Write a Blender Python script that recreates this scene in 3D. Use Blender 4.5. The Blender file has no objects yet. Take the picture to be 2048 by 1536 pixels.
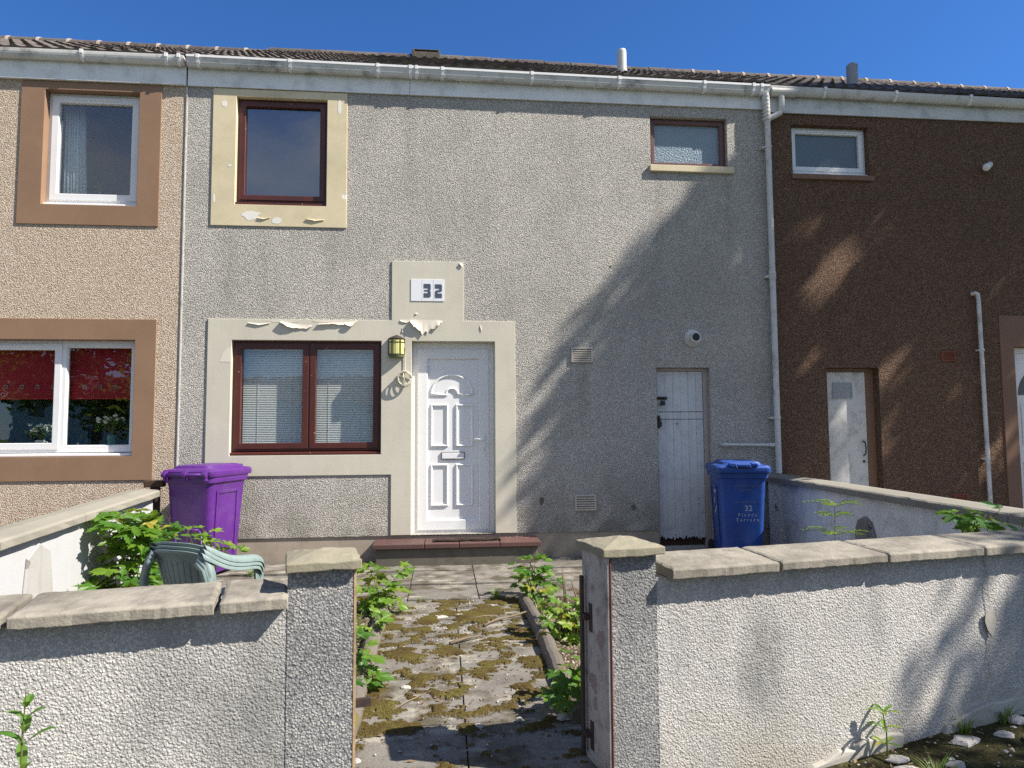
import bpy, bmesh, math, random
from mathutils import Vector, Matrix, noise
R = math.radians
sc = bpy.context.scene
C = sc.collection
random.seed(7)

# ------------------------------------------------------------------ camera, sky, sun, exposure
CAM = Vector((0.0, -7.741, 1.40))
F_PX, PITCH, ROLL, YAW = 1389.9, 0.06971, -0.006587, 0.10006
cd = bpy.data.cameras.new('camera'); cam = bpy.data.objects.new('camera', cd); C.objects.link(cam)
cd.sensor_width = 36.0; cd.lens = F_PX / 2048 * 36.0; cd.clip_end = 2000; cd.clip_start = 0.05
fw = Vector((math.sin(YAW)*math.cos(PITCH), math.cos(YAW)*math.cos(PITCH), math.sin(PITCH)))
rt = Vector((math.cos(YAW), -math.sin(YAW), 0)); up = rt.cross(fw)
r2 = rt*math.cos(ROLL) + up*math.sin(ROLL); u2 = up*math.cos(ROLL) - rt*math.sin(ROLL)
m = Matrix((r2, u2, -fw)).transposed().to_4x4(); m.translation = CAM
cam.matrix_world = m
sc.camera = cam
sc.cycles.use_denoising = False            # keep the fine grain of the roughcast
sc.cycles.adaptive_threshold = 0.006
sc.cycles.max_bounces = 8
sc.cycles.transparent_max_bounces = 16
sc.view_settings.view_transform = 'Standard'; sc.view_settings.look = 'None'
sc.view_settings.gamma = 1; sc.view_settings.exposure = 1.0

SUN = Vector((0.95, -0.33, 1.0)).normalized()          # direction towards the sun
SUN_EL = math.asin(SUN.z); SUN_AZ = math.atan2(SUN.x, SUN.y)
w = bpy.data.worlds.new('World'); sc.world = w; w.use_nodes = True
wt = w.node_tree; wt.nodes.clear()
wo = wt.nodes.new('ShaderNodeOutputWorld'); bg = wt.nodes.new('ShaderNodeBackground')
sky = wt.nodes.new('ShaderNodeTexSky'); sky.sky_type = 'NISHITA'; sky.sun_disc = False
sky.sun_elevation = SUN_EL; sky.sun_rotation = SUN_AZ; sky.air_density = 1.1; sky.dust_density = 0.3; sky.ozone_density = 2.0
bg.inputs['Strength'].default_value = 0.056
# soft broken cloud over the southern half of the sky (behind the camera, seen only in window glass)
tc = wt.nodes.new('ShaderNodeTexCoord'); sep = wt.nodes.new('ShaderNodeSeparateXYZ')
wt.links.new(tc.outputs['Generated'], sep.inputs[0])
cn = wt.nodes.new('ShaderNodeTexNoise'); cn.inputs['Scale'].default_value = 2.2; cn.inputs['Detail'].default_value = 6
mp = wt.nodes.new('ShaderNodeMapping'); mp.inputs['Scale'].default_value = (1, 1, 2.2)
wt.links.new(tc.outputs['Generated'], mp.inputs[0]); wt.links.new(mp.outputs[0], cn.inputs['Vector'])
r1 = wt.nodes.new('ShaderNodeMapRange'); r1.inputs['From Min'].default_value = 0.33; r1.inputs['From Max'].default_value = 0.60
wt.links.new(cn.outputs['Fac'], r1.inputs['Value'])
r2n = wt.nodes.new('ShaderNodeMapRange'); r2n.inputs['From Min'].default_value = -0.1; r2n.inputs['From Max'].default_value = -0.45
wt.links.new(sep.outputs['Y'], r2n.inputs['Value'])
mu = wt.nodes.new('ShaderNodeMath'); mu.operation = 'MULTIPLY'
wt.links.new(r1.outputs[0], mu.inputs[0]); wt.links.new(r2n.outputs[0], mu.inputs[1])
tint = wt.nodes.new('ShaderNodeMix'); tint.data_type = 'RGBA'; tint.blend_type = 'MULTIPLY'; tint.inputs[0].default_value = 1.0
tint.inputs[7].default_value = (.385, .79, 1.37, 1); wt.links.new(sky.outputs[0], tint.inputs[6])   # a deep polarised northern blue
mx = wt.nodes.new('ShaderNodeMix'); mx.data_type = 'RGBA'
wt.links.new(mu.outputs[0], mx.inputs[0]); wt.links.new(tint.outputs[2], mx.inputs[6]); mx.inputs[7].default_value = (5.6, 6.0, 6.8, 1)
wt.links.new(mx.outputs[2], bg.inputs['Color']); wt.links.new(bg.outputs[0], wo.inputs[0])

sl = bpy.data.lights.new('sun', 'SUN'); sl.energy = 5.0; sl.angle = R(0.53); sl.color = (1.0, 0.93, 0.84)
so = bpy.data.objects.new('sun', sl); C.objects.link(so)
so.rotation_euler = SUN.to_track_quat('Z', 'Y').to_euler(); so.location = (20, -10, 25)

# ------------------------------------------------------------------ node helpers
class M:
    def __init__(s, name, col=(.5, .5, .5), rough=.6, spec=.4, metal=0):
        s.m = bpy.data.materials.new(name); s.m.use_nodes = True; s.t = s.m.node_tree
        s.b = s.t.nodes['Principled BSDF']; s.out = s.t.nodes['Material Output']
        s.b.inputs['Base Color'].default_value = (*col, 1); s.b.inputs['Roughness'].default_value = rough
        s.b.inputs['Specular IOR Level'].default_value = spec; s.b.inputs['Metallic'].default_value = metal
    def n(s, typ, **kw):
        o = s.t.nodes.new('ShaderNode' + typ)
        for k, v in kw.items():
            if k[0] == '_': setattr(o, k[1:], v); continue
            i = o.inputs[k if not k.startswith('i') or not k[1:].isdigit() else int(k[1:])]
            if hasattr(v, 'is_output'): s.t.links.new(v, i)
            else: i.default_value = v
        return o
    def pos(s, scale=(1, 1, 1), obj=False, rot=(0, 0, 0), loc=(0, 0, 0)):
        src = s.n('TexCoord').outputs['Object'] if obj else s.n('NewGeometry').outputs['Position']
        mp = s.n('Mapping', Vector=src); mp.inputs['Scale'].default_value = scale; mp.inputs['Rotation'].default_value = rot
        mp.inputs['Location'].default_value = loc
        return mp.outputs[0]
    def noise(s, vec, scale, detail=4, rough=.55, dist=0):
        return s.n('TexNoise', Vector=vec, Scale=scale, Detail=detail, Roughness=rough, Distortion=dist).outputs['Fac']
    def ramp(s, fac, *stops):
        o = s.n('ValToRGB', Fac=fac); e = o.color_ramp.elements
        while len(e) < len(stops): e.new(0.5)
        for i, (p, c) in enumerate(stops):
            e[i].position = p; e[i].color = (*c, 1) if isinstance(c, tuple) else (c, c, c, 1)
        return o.outputs[0]
    def mr(s, v, a, b, c=0, d=1):
        o = s.n('MapRange', Value=v); o.inputs[1].default_value = a; o.inputs[2].default_value = b
        o.inputs[3].default_value = c; o.inputs[4].default_value = d
        return o.outputs[0]
    def math(s, op, a, b=0.0):
        return s.n('Math', _operation=op, i0=a, i1=b).outputs[0]
    def mix(s, f, a, b, blend='MIX'):
        o = s.n('Mix', _data_type='RGBA', _blend_type=blend)
        for i, v in ((0, f), (6, a), (7, b)):
            if hasattr(v, 'is_output'): s.t.links.new(v, o.inputs[i])
            else: o.inputs[i].default_value = (*v, 1) if isinstance(v, tuple) else v
        return o.outputs[2]
    def col(s, c): s.t.links.new(c, s.b.inputs['Base Color'])
    def rough(s, c): s.t.links.new(c, s.b.inputs['Roughness'])
    def bump(s, h, dist=.01, strength=1.0, nrm=None):
        o = s.n('Bump', Height=h, Distance=dist, Strength=strength)
        if nrm: s.t.links.new(nrm, o.inputs['Normal'])
        s.t.links.new(o.outputs[0], s.b.inputs['Normal']); return o.outputs[0]

def roughcast(name, dark, mid, light, matrix, scale=62, stain=(.2, .19, .17), stain_amt=.35, bump=.012, disp=0.0, stain_scale=.9, vstain=0.0, low=None, drips=()):
    k = M(name, rough=.9, spec=.2)
    p = k.pos()
    wob = k.n('VectorMath', _operation='MULTIPLY_ADD', i0=k.n('TexNoise', Vector=p, Scale=scale*.7, Detail=1).outputs['Color'], i1=(.010, .010, .010), i2=p).outputs[0]
    v = k.n('TexVoronoi', Vector=wob, Scale=scale, Randomness=1.0)
    v2 = k.n('TexVoronoi', Vector=wob, Scale=scale*1.9, Randomness=1.0)
    d = v.outputs['Distance']; rnd = k.n('SeparateColor', Color=v.outputs['Color']).outputs[0]
    c = k.ramp(rnd, (0.0, dark), (.35, mid), (.75, light), (1.0, mid))
    c = k.mix(k.mr(d, .38, .68), c, matrix)
    fine = k.noise(p, 260, 3)
    c = k.mix(k.mr(fine, .3, .7, .0, .35), c, matrix)
    big = k.noise(p, stain_scale, 5, .6)
    big2 = k.noise(k.pos((3.2, 3.2, .45)), 1.4, 4, .6)
    st = k.math('MULTIPLY', k.mr(big, .42, .72), stain_amt)
    if vstain: st = k.math('ADD', st, k.math('MULTIPLY', k.mr(big2, .50, .70), vstain))
    c = k.mix(st, c, k.mix(.72, c, stain))
    for s0, wd, zt, zb, amt in drips:                    # grime that has run down from one place on the top of the wall
        sx = k.n('SeparateXYZ', Vector=p); along = k.math('ADD', sx.outputs[0], k.math('MULTIPLY', k.math('SUBTRACT', k.noise(p, 3.0, 4), .5), wd*2.4))
        f = k.mr(k.math('ABSOLUTE', k.math('SUBTRACT', along, s0)), wd, wd*.15); zf = k.math('MULTIPLY', k.mr(sx.outputs[2], zt+.12, zt-.12), k.mr(sx.outputs[2], zb-.15, zb+.15))
        f = k.math('MULTIPLY', k.math('MULTIPLY', f, zf), k.mr(k.noise(p, 22, 4), .25, .65, .35, 1)); c = k.mix(k.math('MULTIPLY', f, amt), c, k.mix(.75, c, stain))
    if low:                                              # dirt splashed up the foot of the wall
        z = k.n('SeparateXYZ', Vector=p).outputs[2]
        g = k.math('MULTIPLY', k.mr(z, low[1], low[0]), k.mr(k.noise(p, 3.5, 4), .35, .6))
        c = k.mix(k.math('MULTIPLY', g, low[3]), c, k.mix(.8, c, low[2]))
    k.col(c)
    h = k.math('SUBTRACT', 1.0, k.math('MULTIPLY', d, 1.1))
    h = k.math('ADD', h, k.math('MULTIPLY', v2.outputs['Distance'], -.35))
    h = k.math('ADD', h, k.math('MULTIPLY', rnd, .35))
    if disp:
        dn = k.n('Displacement', Height=h, Midlevel=.6, Scale=disp)
        k.t.links.new(dn.outputs[0], k.out.inputs['Displacement']); k.m.displacement_method = 'BOTH'
    else:
        k.bump(h, bump, 1.0)
    return k.m

def paint(name, col, var=.12, rough=.55, patches=None, dirt=None, vstreak=0.0, bump=.002, spec=.3, obj=False, scale=1.0):
    """painted render / plastic: slight tone drift, optional peeled patches (colour, threshold, scale) and grime"""
    k = M(name, col, rough, spec); p = k.pos((scale,)*3, obj)
    n1 = k.noise(p, 1.7, 5, .6); n2 = k.noise(p, 11, 4)
    dk = tuple(c*(1-var*1.6) for c in col); lt = tuple(min(1, c*(1+var*.6)) for c in col)
    c = k.ramp(n1, (.3, dk), (.55, col), (.8, lt)); c = k.mix(k.mr(n2, .45, .75, 0, .25), c, dk)
    if dirt:
        dc, amt, sc_ = dirt
        c = k.mix(k.math('MULTIPLY', k.mr(k.noise(p, sc_, 6, .65), .5, .75), amt), c, dc)
    if vstreak:
        c = k.mix(k.math('MULTIPLY', k.mr(k.noise(k.pos((16*scale, 16*scale, 1.0*scale), obj), 1.2, 3), .5, .75), vstreak), c, tuple(x*.55 for x in col))
    h = k.math('MULTIPLY', k.noise(p, 60, 3), .3)
    if patches:
        pc, th, sc_ = patches
        q = k.noise(k.pos((scale, scale, scale), obj, loc=(3.1, 1.7, .4)), sc_, 3, .5)
        f = k.mr(q, th, th+.012); c = k.mix(f, c, pc); h = k.math('SUBTRACT', h, k.math('MULTIPLY', f, .8))
    k.col(c); k.bump(h, bump)
    return k.m

# ------------------------------------------------------------------ geometry helpers
OFF = {}                                    # top-level thing -> world offset its part meshes are measured from
def top(o):
    while o.parent: o = o.parent
    return o
def thing(name, label, cat, loc, group=None, world=True, rz=0):
    o = bpy.data.objects.new(name, None); C.objects.link(o); o.location = loc; o.rotation_euler.z = rz
    o.empty_display_size = .1
    o['label'] = label; o['category'] = cat
    if group: o['group'] = group
    OFF[o] = Vector(loc) if world else Vector((0, 0, 0))
    return o
def tag(o, label, cat, group=None):
    o['label'] = label; o['category'] = cat
    if group: o['group'] = group
    return o
class MB:
    def __init__(s): s.v = []; s.f = []
    def add(s, vs, fs):
        n = len(s.v); s.v += [tuple(v) for v in vs]; s.f += [tuple(i+n for i in f) for f in fs]; return s
    def box(s, x0, x1, y0, y1, z0, z1):
        return s.add([(x0,y0,z0),(x1,y0,z0),(x1,y1,z0),(x0,y1,z0),(x0,y0,z1),(x1,y0,z1),(x1,y1,z1),(x0,y1,z1)],
                     [(0,3,2,1),(4,5,6,7),(0,1,5,4),(1,2,6,5),(2,3,7,6),(3,0,4,7)])
    def obox(s, o, ax, ay, az):
        """box from corner o along three edge vectors"""
        o, ax, ay, az = map(Vector, (o, ax, ay, az))
        return s.add([o,o+ax,o+ax+ay,o+ay,o+az,o+ax+az,o+ax+ay+az,o+ay+az],
                     [(0,3,2,1),(4,5,6,7),(0,1,5,4),(1,2,6,5),(2,3,7,6),(3,0,4,7)])
    def prism(s, poly, y0, y1):
        """polygon in x,z (counter-clockwise seen from -y) extruded from y0 to y1"""
        n = len(poly); vs = [(x,y0,z) for x,z in poly] + [(x,y1,z) for x,z in poly]
        return s.add(vs, [tuple(range(n)), tuple(range(2*n-1, n-1, -1))] + [(i, n+i, n+(i+1)%n, (i+1)%n) for i in range(n)])
    def tube(s, pts, r, n=10, cap=True):
        pts = [Vector(p) for p in pts]; rs = r if isinstance(r, (list, tuple)) else [r]*len(pts)
        b = len(s.v); prev = None
        for i, p in enumerate(pts):
            d = (pts[min(i+1, len(pts)-1)] - pts[max(i-1, 0)]).normalized()
            if prev is None:
                a = d.orthogonal().normalized()
            else:
                a = (prev - d*prev.dot(d)).normalized()
            prev = a; c = d.cross(a)
            for k in range(n):
                t = 2*math.pi*k/n; s.v.append(tuple(p + (a*math.cos(t) + c*math.sin(t))*rs[i]))
        for i in range(len(pts)-1):
            for k in range(n):
                s.f.append((b+i*n+k, b+i*n+(k+1)%n, b+(i+1)*n+(k+1)%n, b+(i+1)*n+k))
        if cap:
            s.f.append(tuple(b+k for k in range(n))[::-1]); e = b+(len(pts)-1)*n; s.f.append(tuple(e+k for k in range(n)))
        return s
    def lathe(s, prof, o=(0,0,0), n=20, axis='z'):
        b = len(s.v)
        for r, h in prof:
            for k in range(n):
                t = 2*math.pi*k/n; a, c = r*math.cos(t), r*math.sin(t)
                p = (a, c, h) if axis == 'z' else ((a, -h, c) if axis == 'y' else (h, a, c))
                s.v.append((p[0]+o[0], p[1]+o[1], p[2]+o[2]))
        for i in range(len(prof)-1):
            for k in range(n): s.f.append((b+i*n+k, b+i*n+(k+1)%n, b+(i+1)*n+(k+1)%n, b+(i+1)*n+k))
        s.f.append(tuple(b+k for k in range(n))[::-1]); e = b+(len(prof)-1)*n; s.f.append(tuple(e+k for k in range(n)))
        return s
    def panel(s, xs, zs, inside, y0, y1):
        """cells of a grid in the facade plane, filled where inside(x, z), from front y0 to back y1, with every edge closed"""
        xs = sorted(set(xs)); zs = sorted(set(zs))
        g = [[inside((xs[i]+xs[i+1])/2, (zs[j]+zs[j+1])/2) for j in range(len(zs)-1)] for i in range(len(xs)-1)]
        G = lambda i, j: 0 <= i < len(xs)-1 and 0 <= j < len(zs)-1 and g[i][j]
        for i in range(len(xs)-1):
            for j in range(len(zs)-1):
                if not g[i][j]: continue
                a, b, c, d = xs[i], xs[i+1], zs[j], zs[j+1]
                s.add([(a,y0,c),(b,y0,c),(b,y0,d),(a,y0,d)], [(0,1,2,3)]); s.add([(a,y1,c),(b,y1,c),(b,y1,d),(a,y1,d)], [(3,2,1,0)])
                if not G(i-1, j): s.add([(a,y0,c),(a,y1,c),(a,y1,d),(a,y0,d)], [(3,2,1,0)])
                if not G(i+1, j): s.add([(b,y0,c),(b,y1,c),(b,y1,d),(b,y0,d)], [(0,1,2,3)])
                if not G(i, j-1): s.add([(a,y0,c),(a,y1,c),(b,y1,c),(b,y0,c)], [(0,1,2,3)])
                if not G(i, j+1): s.add([(a,y0,d),(a,y1,d),(b,y1,d),(b,y0,d)], [(3,2,1,0)])
        return s
    def xf(s, mat, start=0):
        s.v[start:] = [tuple(mat @ Vector(v)) for v in s.v[start:]]; return s
    def build(s, name, mat, parent=None, smooth=False, bevel=0, weld=True, subsurf=0, kind=None, seg=2, base=True):
        me = bpy.data.meshes.new(name)
        off = Vector((0, 0, 0))
        if parent is not None: off = OFF.get(top(parent), off)
        elif base and kind is None and s.v:
            xs = [v[0] for v in s.v]; ys = [v[1] for v in s.v]; zs = [v[2] for v in s.v]
            off = Vector(((min(xs)+max(xs))/2, (min(ys)+max(ys))/2, min(zs)))
        me.from_pydata([(v[0]-off.x, v[1]-off.y, v[2]-off.z) for v in s.v], [], s.f)
        if weld:
            bm = bmesh.new(); bm.from_mesh(me); bmesh.ops.remove_doubles(bm, verts=bm.verts, dist=1e-5)
            bmesh.ops.recalc_face_normals(bm, faces=bm.faces); bm.to_mesh(me); bm.free()
        me.materials.append(mat)
        o = bpy.data.objects.new(name, me); C.objects.link(o)
        if parent is not None: o.parent = parent
        else: o.location = off
        if smooth: me.shade_smooth()
        if bevel:
            b = o.modifiers.new('bevel', 'BEVEL'); b.width = bevel; b.segments = seg; b.limit_method = 'ANGLE'; b.angle_limit = R(40)
        if subsurf:
            q = o.modifiers.new('sub', 'SUBSURF'); q.levels = q.render_levels = subsurf
        if kind: o['kind'] = kind
        return o

def rect(x0, x1, z0, z1): return lambda x, z: x0 < x < x1 and z0 < z < z1

# ------------------------------------------------------------------ materials
m_cast_grey = roughcast('grey roughcast', (.36,.34,.30), (.585,.555,.50), (.76,.73,.67), (.37,.35,.31), 84, (.20,.195,.175), .5, .0095, vstain=.14, low=(.3, 1.0, (.17,.16,.12), .6), drips=((2.50,.09,4.42,3.3,.42), (3.36,.08,4.42,3.5,.42), (-2.30,.16,3.66,2.9,.40), (-1.20,.13,3.66,3.0,.35), (-.36,.10,5.25,4.2,.35), (.72,.25,2.5,1.6,.25), (1.58,.10,2.2,1.5,.40), (1.58,.08,.55,.3,.4)))
m_cast_tan = roughcast('tan roughcast', (.45,.32,.21), (.645,.54,.42), (.83,.76,.64), (.44,.34,.25), 84, (.4,.3,.2), .25, .0095)
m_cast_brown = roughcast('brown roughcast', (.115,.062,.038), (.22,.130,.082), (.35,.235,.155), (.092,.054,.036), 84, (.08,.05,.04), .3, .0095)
m_cast_wall = roughcast('pale wall roughcast', (.35,.335,.305), (.535,.515,.475), (.66,.64,.60), (.41,.395,.365), 108, (.20,.20,.19), .55, disp=.0031, stain_scale=1.7, vstain=.40, low=(-.05, .30, (.33,.29,.20), .55), drips=((1.40,.13,.62,.15,1.1), (2.02,.08,.70,.35,.6), (-.60,.34,.62,-.4,1.3), (-.98,.10,.62,.28,.35), (-1.05,.14,.45,.1,.3)))
m_cast_pillar = roughcast('dark pillar roughcast', (.17,.172,.17), (.31,.306,.295), (.46,.445,.40), (.18,.18,.182), 106, (.085,.09,.095), .6, disp=.0036, stain_scale=2.2, vstain=.3)
m_cast_pillar_r = roughcast('grey pillar roughcast', (.15,.15,.148), (.32,.315,.30), (.46,.45,.42), (.21,.21,.205), 106, (.10,.105,.11), .6, disp=.0036, stain_scale=2.6, vstain=.35)
m_cream = paint('yellowed cream paint', (.67,.58,.385), .10, .6, ((.80,.76,.68), .705, 3.3), ((.45,.38,.22), .35, 4))
m_stone = paint('stone coloured paint', (.595,.56,.455), .05, .55, None, ((.42,.39,.31), .25, 3), .10)
m_fresh = paint('pale undercoat', (.70,.645,.54), .05, .7)
m_tan = paint('brown masonry paint', (.275,.170,.105), .08, .6, None, ((.22,.13,.08), .35, 3))
m_brown = paint('dark brown masonry paint', (.20,.115,.075), .08, .6)
m_plinth = paint('plinth cement', (.37,.315,.245), .12, .8, None, ((.20,.18,.14), .6, 5), .15)
m_upvc = paint('white plastic', (.80,.80,.795), .02, .28, None, ((.55,.54,.50), .22, 3.5), .05, spec=.5, bump=.0003)
m_upvc_old = paint('weathered white plastic', (.60,.59,.56), .05, .4, None, ((.22,.21,.18), .75, 7), .1, .0005)
m_gutter = paint('dirty white gutter', (.66,.65,.61), .08, .4, None, ((.13,.12,.10), .95, 5), .15, .0005)
m_fascia = paint('pale grey fascia', (.82,.82,.80), .04, .5, None, ((.30,.30,.28), .5, 5), .06, .0006)
m_fascia_r = paint('grimy fascia', (.62,.63,.62), .06, .5, None, ((.22,.23,.22), .7, 4), .1, .0006)
m_red = paint('red brown woodstain', (.085,.021,.014), .16, .42, ((.46,.40,.34), .735, 26), ((.05,.018,.014), .6, 14), bump=.0015, spec=.5)
m_pinkbrown = paint('faded brown frame', (.155,.085,.080), .12, .5)
m_mortar = paint('pale mortar', (.40,.34,.29), .15, .9)
m_interior = M('room', (.30,.28,.25), .9).m
m_dark = M('dark plastic', (.018,.018,.02), .5).m
m_tyre = M('tyre rubber', (.02,.02,.022), .8, .2).m
m_iron = paint('rusty iron', (.045,.034,.030), .25, .75, None, ((.11,.045,.022), .7, 18), spec=.3, bump=.003)
m_steel = M('bright metal', (.62,.63,.64), .25, .5, 1.0).m
m_terra = paint('terracotta', (.24,.075,.045), .15, .8)
m_vent = paint('beige vent', (.50,.46,.38), .06, .5)
m_slate_blue = paint('number blue', (.075,.095,.135), .05, .4)
m_plate = paint('ceramic plate', (.78,.79,.80), .02, .25, spec=.6, bump=.0002)

def glass(name, base=.09, tint=(.78,.82,.82), rough=0.0, bump=0.0):
    k = M(name); k.t.nodes.remove(k.b)
    lw = k.n('LayerWeight', Blend=.5); f = k.math('POWER', lw.outputs['Facing'], 5.0)
    f = k.math('ADD', k.math('MULTIPLY', f, .80), base)
    gl = k.n('BsdfGlossy', Color=(.95, .97, 1, 1), Roughness=rough); tr = k.n('BsdfTransparent', Color=(*tint, 1))
    if bump:
        b = k.n('Bump', Height=k.noise(k.pos(), 5, 2), Distance=bump, Strength=1.0); k.t.links.new(b.outputs[0], gl.inputs['Normal'])
    mxs = k.n('MixShader', Fac=f); k.t.links.new(tr.outputs[0], mxs.inputs[1]); k.t.links.new(gl.outputs[0], mxs.inputs[2])
    k.t.links.new(mxs.outputs[0], k.out.inputs[0]); return k.m
m_glass = glass('window glass', .065, (.92,.94,.93), bump=.0006)
m_glass_up = glass('upstairs window glass', .19, (.55,.58,.6), bump=.0005)
m_glass_l = glass('neighbour window glass', .085, (.90,.93,.93), bump=.0004)
def frosted(c_=(.20,.27,.32), b_=.006):
    k = M('frosted glass', c_, .30, .7); p = k.pos()
    k.bump(k.n('TexVoronoi', Vector=p, Scale=60.0).outputs['Distance'], b_); return k.m
m_frost = frosted(b_=.0045); m_frost2 = frosted((.085,.125,.155), .0015)

def tiles():
    k = M('concrete roof tiles', rough=.85, spec=.25); p = k.pos()
    cell = k.n('TexVoronoi', Vector=k.pos((3.3, 2.9, 0)), Scale=1.0, Randomness=0.0); rnd = k.n('SeparateColor', Color=cell.outputs['Color']).outputs[0]
    c = k.ramp(rnd, (0, (.066,.052,.047)), (.5, (.092,.075,.067)), (1, (.125,.103,.09)))
    c = k.mix(k.mr(k.noise(p, 2.2, 5), .52, .70, 0, .65), c, (.08, .085, .06))
    c = k.mix(k.mr(k.noise(p, 34, 4), .55, .75, 0, .5), c, (.36, .34, .30))
    k.col(c); k.bump(k.noise(p, 70, 3), .004); return k.m
m_tiles = tiles()

def slabs():
    k = M('concrete paving', rough=.9, spec=.2); p = k.pos()
    c = k.ramp(k.noise(p, 2.6, 6, .62), (.28, (.11,.10,.088)), (.5, (.20,.184,.16)), (.74, (.28,.26,.225)))
    isl = k.n('NewGeometry').outputs['Random Per Island']
    c = k.mix(k.mr(isl, 0, 1, 0, .3), c, (.11, .10, .09)); c = k.mix(k.mr(k.noise(k.pos((1, 2.2, 1), loc=(9, 3, 1)), 3.4, 6, .6), .53, .63, 0, .8), c, (.38, .355, .285))
    c = k.mix(k.mr(k.noise(p, 120, 3), .35, .7, 0, .45), c, (.085, .08, .07))
    c = k.mix(k.mr(k.noise(k.pos(loc=(4, 2, 1)), 5.5, 5), .50, .64, 0, .8), c, (.062, .052, .030))
    k.col(c); k.bump(k.math('ADD', k.noise(p, 90, 4), k.math('MULTIPLY', k.noise(p, 9, 3), 2)), .004); return k.m
m_slab = slabs()
def earth(name, a, b, c3, sc_=8, bump=.02):
    k = M(name, rough=.95, spec=.1); p = k.pos()
    c = k.ramp(k.noise(p, sc_, 7, .65), (.3, a), (.5, b), (.72, c3)); c = k.mix(k.mr(k.noise(p, 110, 3), .4, .7, 0, .5), c, a)
    k.col(c); k.bump(k.noise(p, sc_*6, 5), bump); return k.m
m_soil = earth('soil', (.045,.034,.024), (.10,.078,.052), (.19,.15,.10))
m_verge = earth('mossy verge', (.018,.016,.011), (.048,.044,.018), (.105,.10,.042), 9)
m_moss_k = M('moss', rough=1.0, spec=.05)
_p = m_moss_k.pos()
_z = m_moss_k.n('SeparateXYZ', Vector=_p).outputs[2]
m_moss_k.col(m_moss_k.mix(m_moss_k.mr(m_moss_k.math('ADD', _z, m_moss_k.math('MULTIPLY', m_moss_k.noise(_p, 40, 4), .006)), .013, .0065), m_moss_k.mix(m_moss_k.mr(m_moss_k.noise(_p, 130, 3), .4, .68), m_moss_k.ramp(m_moss_k.noise(_p, 5, 4), (.3, (.080,.056,.022)), (.5, (.125,.098,.032)), (.72, (.15,.14,.036))), (.040, .027, .012)), (.125, .105, .070)))
m_moss_k.bump(m_moss_k.noise(_p, 200, 3), .008); m_moss = m_moss_k.m
m_coping = paint('weathered coping concrete', (.28,.255,.205), .36, .9, None, ((.12,.11,.092), .85, 7), bump=.007, scale=1.6)
m_cap = paint('cap concrete', (.245,.225,.16), .14, .9, None, ((.19,.165,.11), .75, 9), bump=.006, scale=1.5)
m_side_cop = paint('smooth coping concrete', (.26,.245,.20), .14, .85, None, ((.25,.235,.19), .6, 5), bump=.003)
m_white = paint('white masonry paint', (.42,.425,.43), .03, .7, None, ((.42,.40,.36), .45, 7), .10, bump=.004)
m_white_old = paint('dirty white masonry paint', (.80,.80,.77), .10, .75, ((.30,.28,.25), .69, 3.0), ((.30,.28,.22), .75, 3.5), .3, bump=.004)
m_postpaint = paint('flaking post paint', (.42,.385,.36), .16, .8, ((.25,.20,.19), .63, 9), ((.10,.08,.08), .8, 14), .45, bump=.004)
m_cement = paint('bare cement', (.42,.40,.35), .14, .85, None, ((.24,.22,.16), .5, 6), bump=.004)
m_tilered = paint('quarry tile', (.105,.055,.048), .2, .6, None, ((.075,.055,.048), .85, 6), bump=.002)
m_step = paint('step concrete', (.13,.118,.095), .2, .9, None, ((.06,.06,.045), .85, 7), bump=.006)
m_pipe = paint('edging concrete', (.15,.13,.11), .2, .9, ((.13,.11,.03), .64, 6), ((.09,.08,.06), .8, 9), bump=.004)
def plastic(name, col, rough=.38, fade=.2, obj=True):
    k = M(name, col, rough, .5); p = k.pos(obj=obj)
    c = k.ramp(k.noise(p, 3, 5), (.3, tuple(x*(1-fade) for x in col)), (.7, tuple(min(1, x*(1+fade*.6)) for x in col)))
    c = k.mix(k.mr(k.noise(k.pos((9, 9, 1.2), obj), 2, 4), .55, .78, 0, .25), c, tuple(x*.5+.03 for x in col)); c = k.mix(k.mr(k.noise(k.pos((2.6,)*3, obj), 2, 6, .65), .48, .78, 0, .30), c, tuple(x*.6+.10 for x in col))
    k.col(c); k.rough(k.mr(k.noise(p, 16, 4), .3, .7, rough-.08, rough+.15)); k.bump(k.noise(p, 420, 2), .0006); return k.m
m_purple = plastic('purple plastic', (.090,.016,.185))
m_blue = plastic('blue plastic', (.013,.062,.285), .42)
m_chair = paint('faded green plastic', (.20,.265,.25), .10, .5, None, ((.10,.125,.105), .85, 5), .35, bump=.0008, obj=True)
m_timber = paint('brown timber', (.075,.042,.028), .25, .8, None, ((.03,.02,.015), .6, 12), .5, bump=.004)
m_strip = paint('pale timber strip', (.46,.33,.19), .25, .8, None, ((.16,.08,.04), .8, 25), .5, bump=.003)
m_twig = paint('dry stalk', (.20,.155,.105), .25, .9)
m_stem = paint('green stem', (.13,.13,.04), .2, .7)
m_bark = paint('bark', (.10,.075,.055), .3, .95, bump=.02)
m_chip = paint('white chip', (.42,.40,.37), .18, .9, bump=.004)
m_shed = paint('flaking white door paint', (.56,.575,.58), .06, .7, ((.30,.24,.19), .70, 15), ((.27,.27,.26), .5, 9), .28, bump=.003)
m_fabric = M('net curtain', (.62,.67,.70), .9).m

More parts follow.
